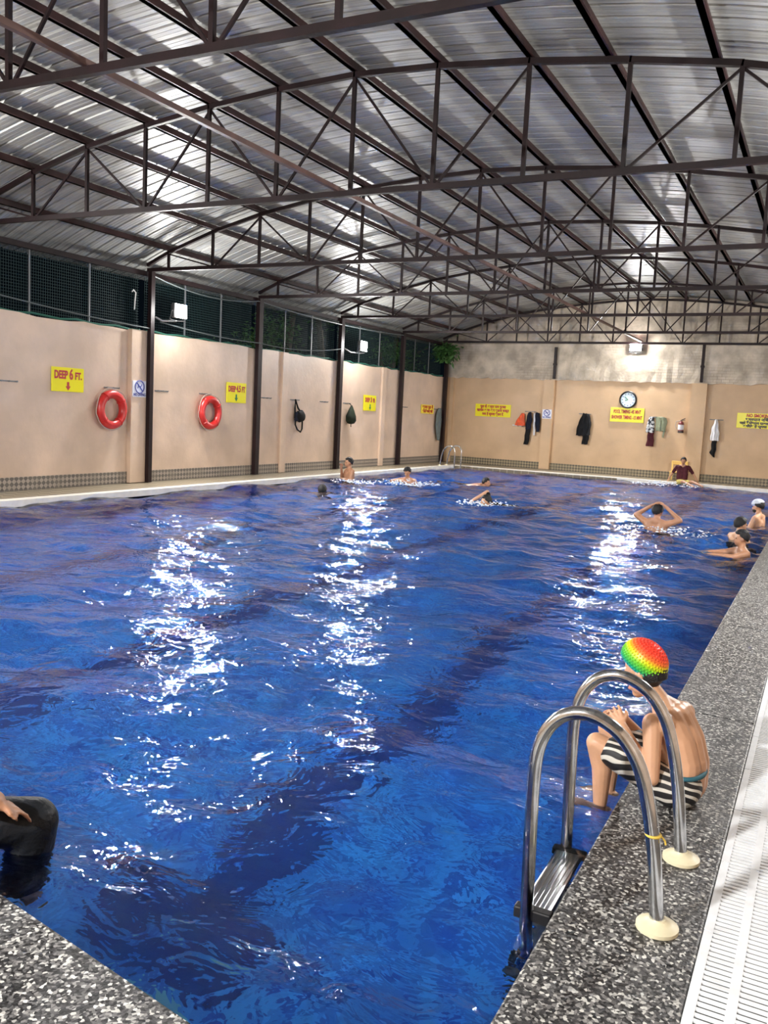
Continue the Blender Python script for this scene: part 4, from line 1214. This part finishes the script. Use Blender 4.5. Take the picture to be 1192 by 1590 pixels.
# ---- boy on the coping
def boy():
    o = Vector((-0.42, 3.72, 0.0))
    t = thing('person', 'boy in a rainbow swim cap and zebra-striped shorts sitting on the coping', 'person', o, 0, 'people on the pool edge')
    W = lambda x, y, z: Vector((x, y, z)) - o
    b = MB()
    pv = W(-0.415, 3.74, 0.085); ch = W(-0.515, 3.78, 0.375)
    # curved back: spine points
    sp_ = [W(-0.40, 3.74, 0.08), W(-0.395, 3.75, 0.17), W(-0.425, 3.765, 0.26), W(-0.475, 3.775, 0.345), W(-0.53, 3.78, 0.40)]
    rt = Vector((0.25, 0.97, 0))          # across the shoulders
    for a, b_, ra, rb in ((0, 1, 0.075, 0.068), (1, 2, 0.068, 0.068), (2, 3, 0.068, 0.066)):
        for s in (-1, 1):
            b.cap(sp_[a] + rt * s * 0.046, ra, sp_[b_] + rt * s * 0.05, rb, 14)
        b.cap(sp_[a] + Vector((0.006, 0, 0)), ra, sp_[b_] + Vector((0.006, 0, 0)), rb + 0.001, 14)
    b.cap(sp_[3] - rt * 0.10, 0.052, sp_[3] + rt * 0.10, 0.052, 14)
    b.cap(sp_[3] + rt * -0.06, 0.056, sp_[4] + rt * 0.0, 0.045, 14); b.cap(sp_[3] + rt * 0.06, 0.056, sp_[4], 0.045, 14)
    # belly
    b.cap(W(-0.46, 3.75, 0.12), 0.07, W(-0.50, 3.77, 0.28), 0.068)
    H = W(-0.612, 3.79, 0.515)
    b.cap(sp_[4], 0.043, H + Vector((0.02, 0, -0.055)), 0.042, 14)
    Fd = Vector((-0.90, 0.22, -0.33)); k = 0.93
    P, M = head_caps(b, H, Fd, k)
    # arms
    shL = sp_[3] - rt * 0.125 + Vector((-0.035, 0, 0.0)); elL = W(-0.515, 3.585, 0.135); wrL = W(-0.665, 3.66, 0.305)
    shR = sp_[3] + rt * 0.125 + Vector((-0.045, 0, 0.0)); elR = W(-0.62, 3.94, 0.16); wrR = W(-0.695, 3.80, 0.30)
    for sh, el, wr in ((shL, elL, wrL), (shR, elR, wrR)):
        b.cap(sh, 0.043, sh.lerp(el, 0.5), 0.037); b.cap(sh.lerp(el, 0.5), 0.037, el, 0.031); b.cap(el, 0.031, el.lerp(wr, 0.35), 0.030); b.cap(el.lerp(wr, 0.35), 0.030, wr, 0.021)
    hand_caps(b, wrL, (-0.5, 0.35, 0.45), (-0.1, 0.9, -0.4), 0.80, 0.5, -1)
    hand_caps(b, wrR, (-0.3, -0.55, 0.35), (0.0, -0.5, -0.8), 0.80, 0.5, 1)
    # legs
    for s, (hp, kn, an, toe) in ((-1, (W(-0.44, 3.67, 0.075), W(-0.765, 3.665, 0.205), W(-0.735, 3.68, -0.105), W(-0.875, 3.70, -0.150))),
                                 (1, (W(-0.44, 3.82, 0.075), W(-0.765, 3.88, 0.205), W(-0.745, 3.90, -0.105), W(-0.875, 3.93, -0.150)))):
        b.cap(hp, 0.068, kn, 0.047, 14); b.cap(kn, 0.046, kn.lerp(an, 0.35) + Vector((0.018, 0, 0)), 0.044, 14); b.cap(kn.lerp(an, 0.35) + Vector((0.018, 0, 0)), 0.044, an, 0.026, 14)
        b.cap(an + Vector((0.02, 0, -0.012)), 0.028, toe + Vector((0.03, 0, 0.006)), 0.022)
        for q in range(5):
            p0 = toe + Vector((0.045, (q - 2) * 0.013, 0.004)); b.cap(p0, 0.013, p0 + Vector((-0.045 + abs(q - 1.0) * 0.006, 0, -0.006)), 0.008, 8)
    remesh(b, 'body', 'skin_fair', t, 0.0042, 3)
    # shorts
    c = MB()
    c.cap(W(-0.415, 3.69, 0.085), 0.090, W(-0.415, 3.80, 0.085), 0.090, 16)
    c.cap(W(-0.44, 3.665, 0.078), 0.078, W(-0.665, 3.665, 0.170), 0.070, 16)
    c.cap(W(-0.44, 3.83, 0.078), 0.078, W(-0.665, 3.865, 0.170), 0.070, 16)
    c.cap(W(-0.655, 3.665, 0.165), 0.072, W(-0.69, 3.665, 0.178), 0.066, 16); c.cap(W(-0.655, 3.865, 0.165), 0.072, W(-0.69, 3.868, 0.178), 0.066, 16)
    so = remesh(c, 'shorts', 'zebra_cloth', t, 0.0075, 3)
    c = MB(); c.tube([sp_[0] + Vector((0.003 + 0.071 * math.cos(a), 0.116 * math.sin(a), 0.066 + 0.004 * math.cos(a))) for a in [2 * PI * q / 28 for q in range(28)]], 0.010, 8, closed=True)
    c.build('waistband', 'teal_cloth', so, True, world=False)
    for s in (-1, 1):
        c = MB(); c.ell(P(s * 0.030, 0.080, 0.002), (0.012 * k, 0.008 * k, 0.007 * k), M, 8, 6); c.build('eye', 'eye', t, True, world=False)
    c = MB(); c.cap(P(-0.014, 0.089, -0.058), 0.005 * k, P(0.014, 0.089, -0.058), 0.005 * k, 8); c.build('mouth', 'lip', t, True, world=False)
    # short hair line under the cap
    def fnh(p): return 1.03 if (p.z > -0.55 and p.y < -0.15) else 0.85
    c = MB(); c.ell(P(0, -0.01, 0.0), (0.078 * k, 0.096 * k, 0.09 * k), M, 24, 14, fnh); c.build('hair', 'hair', t, True, world=False)
    # cap: egg shell with rows of raised bubbles
    cc = P(0, -0.014, 0.058)
    Mc = rot_to(Vector((-0.86, 0.2, 0.50)))
    capo = bpy.data.objects.new('swim_cap', None)
    rx, ry, rz = 0.083, 0.104, 0.088
    c = MB(); c.ell((0, 0, 0), (rx, ry, rz), None, 36, 22, lambda p: 1.0 if p.z > -0.42 else 0.84)
    co = link('swim_cap', c.mesh('swim_cap', 'rainbow_cap', True), t, cc)
    co.rotation_euler = Mc.to_euler()
    d = MB()
    for j in range(13):
        th = 0.12 + j * 0.148
        n = max(4, int(44 * math.sin(th)))
        for i in range(n):
            a = 2 * PI * (i + 0.5 * (j % 2)) / n
            p = (rx * math.sin(th) * math.cos(a), ry * math.sin(th) * math.sin(a), rz * math.cos(th))
            d.ell(p, (0.0052, 0.0052, 0.0052), None, 6, 4)
    do = link('bubble_relief', d.mesh('bubble_relief', 'rainbow_cap', True), co); do['kind'] = 'stuff'
    return t
boy()

# ---- person sitting on the near coping, mostly out of frame
def sitter():
    o = Vector((-2.8, NE(-2.8) - 0.12, 0.0))
    t = thing('person', 'person in dark wet trousers sitting on the near pool edge', 'person', o, 0, 'people on the pool edge')
    W = lambda x, y, z: Vector((x, y, z)) - o
    b = MB()
    pv = W(-2.86, 1.68, 0.12); ch = W(-2.93, 1.70, 0.58); rt = Vector((0.93, -0.35, 0))
    for s in (-1, 1):
        b.cap(pv + rt * s * 0.08, 0.10, ch + rt * s * 0.09 - Vector((0, 0, 0.08)), 0.09); b.cap(ch, 0.05, ch + rt * s * 0.17 - Vector((0, 0, 0.02)), 0.055)
    b.cap(pv, 0.1, ch - Vector((0, 0, 0.1)), 0.09)
    H = ch + Vector((0.02, 0.04, 0.235)); b.cap(ch, 0.055, H - Vector((0, 0, 0.06)), 0.05)
    P, M = head_caps(b, H, Vector((0.35, 0.93, -0.2)), 1.0)
    shR = ch + rt * 0.17 - Vector((0, 0, 0.02)); shL = ch - rt * 0.17 - Vector((0, 0, 0.02))
    elR = W(-2.64, 1.76, 0.30); wrR = W(-2.44, 1.95, 0.185)
    b.cap(shR, 0.052, elR, 0.042); b.cap(elR, 0.050, wrR, 0.040); hand_caps(b, wrR, (0.05, 0.18, -0.12), (0, 0, -1), 1.1, 0.2, -1)
    elL = W(-3.2, 1.92, 0.32); wrL = W(-3.05, 2.1, 0.2)
    b.cap(shL, 0.052, elL, 0.042); b.cap(elL, 0.042, wrL, 0.028); hand_caps(b, wrL, (0.1, 0.2, -0.1), (0, 0, -1), 1.0, 0.3, 1)
    legs = ((W(-2.78, 1.70, 0.10), W(-2.45, 2.13, 0.035), W(-2.50, 2.10, -0.40)), (W(-2.94, 1.76, 0.10), W(-2.95, 2.24, 0.05), W(-2.95, 2.2, -0.40)))
    for hp, kn, an in legs:
        b.cap(hp, 0.088, kn, 0.06); b.cap(kn, 0.058, an, 0.038); b.cap(an, 0.038, an + Vector((0.0, 0.06, -0.15)), 0.03)
    remesh(b, 'body', 'skin_mid', t, 0.011, 3)
    head_parts(t, P, M, 1.0)
    c = MB(); c.cap(pv - rt * 0.08, 0.115, pv + rt * 0.08, 0.115)
    for hp, kn, an in legs:
        c.cap(hp, 0.105, kn, 0.088, 16); c.cap(kn, 0.088, kn.lerp(an, 0.9), 0.078, 16)
    remesh(c, 'trousers', 'charcoal_cloth', t, 0.012, 3)
sitter()

# ------------------------------------------------------------------ water surface
def ygrid():
    y = 1.2; out_ = [y]
    while y < 26.6:
        y += min(0.028 + 0.0035 * max(y - 2, 0), 0.1); out_.append(y)
    return np.array(out_)
yg = ygrid(); xg = np.arange(XE, XR + 0.001, 0.055); xg[-1] = XR
X, Yq = np.meshgrid(xg, np.linspace(0, 1, len(yg)))
tt = (yg - yg[0]) / (yg[-1] - yg[0])
Yg = NE(X) + (FE(X) - NE(X)) * tt[:, None]
rs = np.random.RandomState(5)
Z = np.zeros_like(X)
for i in range(46):
    lam = 0.28 * (2.2 / 0.28) ** rs.rand()
    th = rs.normal(PI * 0.5, 0.75) if i % 3 else rs.uniform(0, 2 * PI)
    amp = 0.0042 * lam ** 0.85
    kx, ky = 2 * PI / lam * math.cos(th), 2 * PI / lam * math.sin(th)
    Z += amp * np.sin(kx * X + ky * Yg + rs.uniform(0, 2 * PI) + 0.6 * np.sin(0.7 * X - 0.5 * Yg + i))
near = np.clip((Yg - 2.0) / 6.0, 0.72, 1.0)
Z *= near
for (sx_, sy_, st) in SWIM:
    r2 = (X - sx_) ** 2 + (Yg - sy_) ** 2
    g = np.exp(-r2 / (2 * 0.75 ** 2)) * st
    Z += g * (0.012 * np.sin(17 * X + 9 * Yg + 2 * np.sin(7 * Yg)) + 0.012 * np.sin(-13 * X + 15 * Yg + 2 * np.sin(6 * X)) + 0.006 * np.sin(25 * X + 3 * np.sin(11 * Yg)))
Z = WZ + np.clip(Z, -0.06, 0.06)
ny, nx = X.shape
vv = np.stack([X, Yg, Z], 2).reshape(-1, 3)
idx = np.arange(ny * nx).reshape(ny, nx)
qf = np.stack([idx[:-1, :-1], idx[:-1, 1:], idx[1:, 1:], idx[1:, :-1]], 2).reshape(-1, 4)
me = bpy.data.meshes.new('pool_water')
me.vertices.add(len(vv)); me.vertices.foreach_set('co', vv.ravel())
me.loops.add(qf.size); me.loops.foreach_set('vertex_index', qf.ravel())
me.polygons.add(len(qf)); me.polygons.foreach_set('loop_start', np.arange(len(qf)) * 4)
me.polygons.foreach_set('loop_total', np.full(len(qf), 4))
me.update(calc_edges=True); me.validate()
me.polygons.foreach_set('use_smooth', [True] * len(me.polygons))
me.materials.append(MATS['water'])
wo = link('pool_water', me)
tag(wo, 'rippling blue pool water reflecting the flood lights', 'water', kind='stuff')

# splash droplets
def splash(label, x, y, n, rad, hgt, seed):
    rg = random.Random(seed); c = MB()
    for _ in range(n):
        a = rg.uniform(0, 2 * PI); r_ = rad * math.sqrt(rg.random()); z_ = WZ + 0.01 + abs(rg.gauss(0, hgt)) * (1 - 0.6 * r_ / rad)
        s_ = rg.uniform(0.006, 0.02)
        c.ell((x + r_ * math.cos(a), y + r_ * math.sin(a) * 0.7, z_), (s_ * 1.4, s_ * 1.4, s_ * 0.8), None, 6, 4)
    o = solo('water_splash', label, 'splash', c, 'foam', (x, y, WZ), None, True); o['kind'] = 'stuff'
splash('white splash drops around the man splashing with crossed arms', -8.75, 18.6, 260, 0.8, 0.05, 1)
splash('white splash drops around the crawling swimmer in a dark top', -5.7, 15.6, 160, 0.6, 0.05, 2)
splash('white splash drops beside the bare-backed man holding his head', -2.2, 14.3, 160, 0.8, 0.02, 3)
splash('white splash drops at the feet of the man sitting on the far edge', -4.0, 25.6, 240, 1.0, 0.06, 4)
splash('white splash drops before the man with a hand at his chin', -9.9, 17.8, 120, 0.6, 0.03, 5)

# ------------------------------------------------------------------ trees outside the left wall
def leaf_cloud(c, ctr, rad, n, rg, ln=0.16):
    for _ in range(n):
        p = Vector((rg.gauss(0, 0.45) * rad[0], rg.gauss(0, 0.45) * rad[1], rg.gauss(0, 0.45) * rad[2])) + Vector(ctr)
        d = Vector((rg.uniform(-1, 1), rg.uniform(-1, 1), rg.uniform(-1, 0.2))).normalized(); s = d.cross(Vector((rg.uniform(-1, 1), rg.uniform(-1, 1), 1))).normalized()
        l_ = ln * rg.uniform(0.6, 1.2); w_ = l_ * 0.2
        nrm = d.cross(s)
        c.add([p, p + d * l_ * 0.5 + s * w_ + nrm * 0.01, p + d * l_ - nrm * 0.02, p + d * l_ * 0.5 - s * w_ + nrm * 0.01], [(0, 1, 2, 3)])
def tree(label, x, y, hgt, ctrs, seed, lean=0.3):
    rg = random.Random(seed)
    t = thing('tree', label, 'tree', (x, y, -0.2), 0, 'trees outside the left wall')
    c = MB(); c.tube([(x, y, -0.2), (x + lean * 0.3, y + 0.05, hgt * 0.4), (x + lean, y + lean, hgt)], [0.16, 0.13, 0.07], 10)
    c.tube([(x + lean * 0.3, y + 0.05, hgt * 0.4), (x + 0.1, y - 0.6, hgt * 0.8)], [0.09, 0.04], 8)
    c.build('trunk', 'bark', t, True)
    c = MB()
    for (ct, rd, n) in ctrs: leaf_cloud(c, ct, rd, n, rg)
    o = c.build('foliage', 'leaf', t); o['kind'] = 'stuff'
tree('leafy tree behind the screen beside the second flood light', -13.6, 20.0, 4.6, [((-13.2, 19.3, 3.5), (0.5, 1.0, 0.7), 500), ((-13.4, 18.3, 3.2), (0.4, 0.7, 0.5), 200)], 11)
tree('tree with a bare forked trunk behind the screen past the second flood light', -13.2, 22.0, 4.8, [((-13.6, 22.5, 4.4), (0.6, 0.8, 0.5), 250)], 12, -0.3)
tree('leafy tree behind the screen near the far corner post', -13.4, 26.0, 4.6, [((-13.0, 25.8, 3.6), (0.5, 1.1, 0.5), 500), ((-13.2, 27.2, 3.4), (0.5, 0.8, 0.5), 300)], 13)
t = thing('tree_branch', 'leafy branch reaching in over the far left corner', 'branch', (-12.2, 27.6, 3.9))
c = MB(); c.tube([(-12.9, 27.4, 3.7), (-12.2, 27.5, 4.0), (-11.5, 27.3, 3.98)], [0.03, 0.02, 0.01], 6); c.build('stem', 'bark', t, True)
c = MB(); leaf_cloud(c, (-11.8, 27.3, 3.75), (0.55, 0.3, 0.32), 260, random.Random(5), 0.26); o = c.build('foliage', 'leaf', t); o['kind'] = 'stuff'
g = MB(); g.box((-30, -10, -0.4), (XL - 0.26, 45, -0.2)); struct('ground_outside', g, 'night_ground')
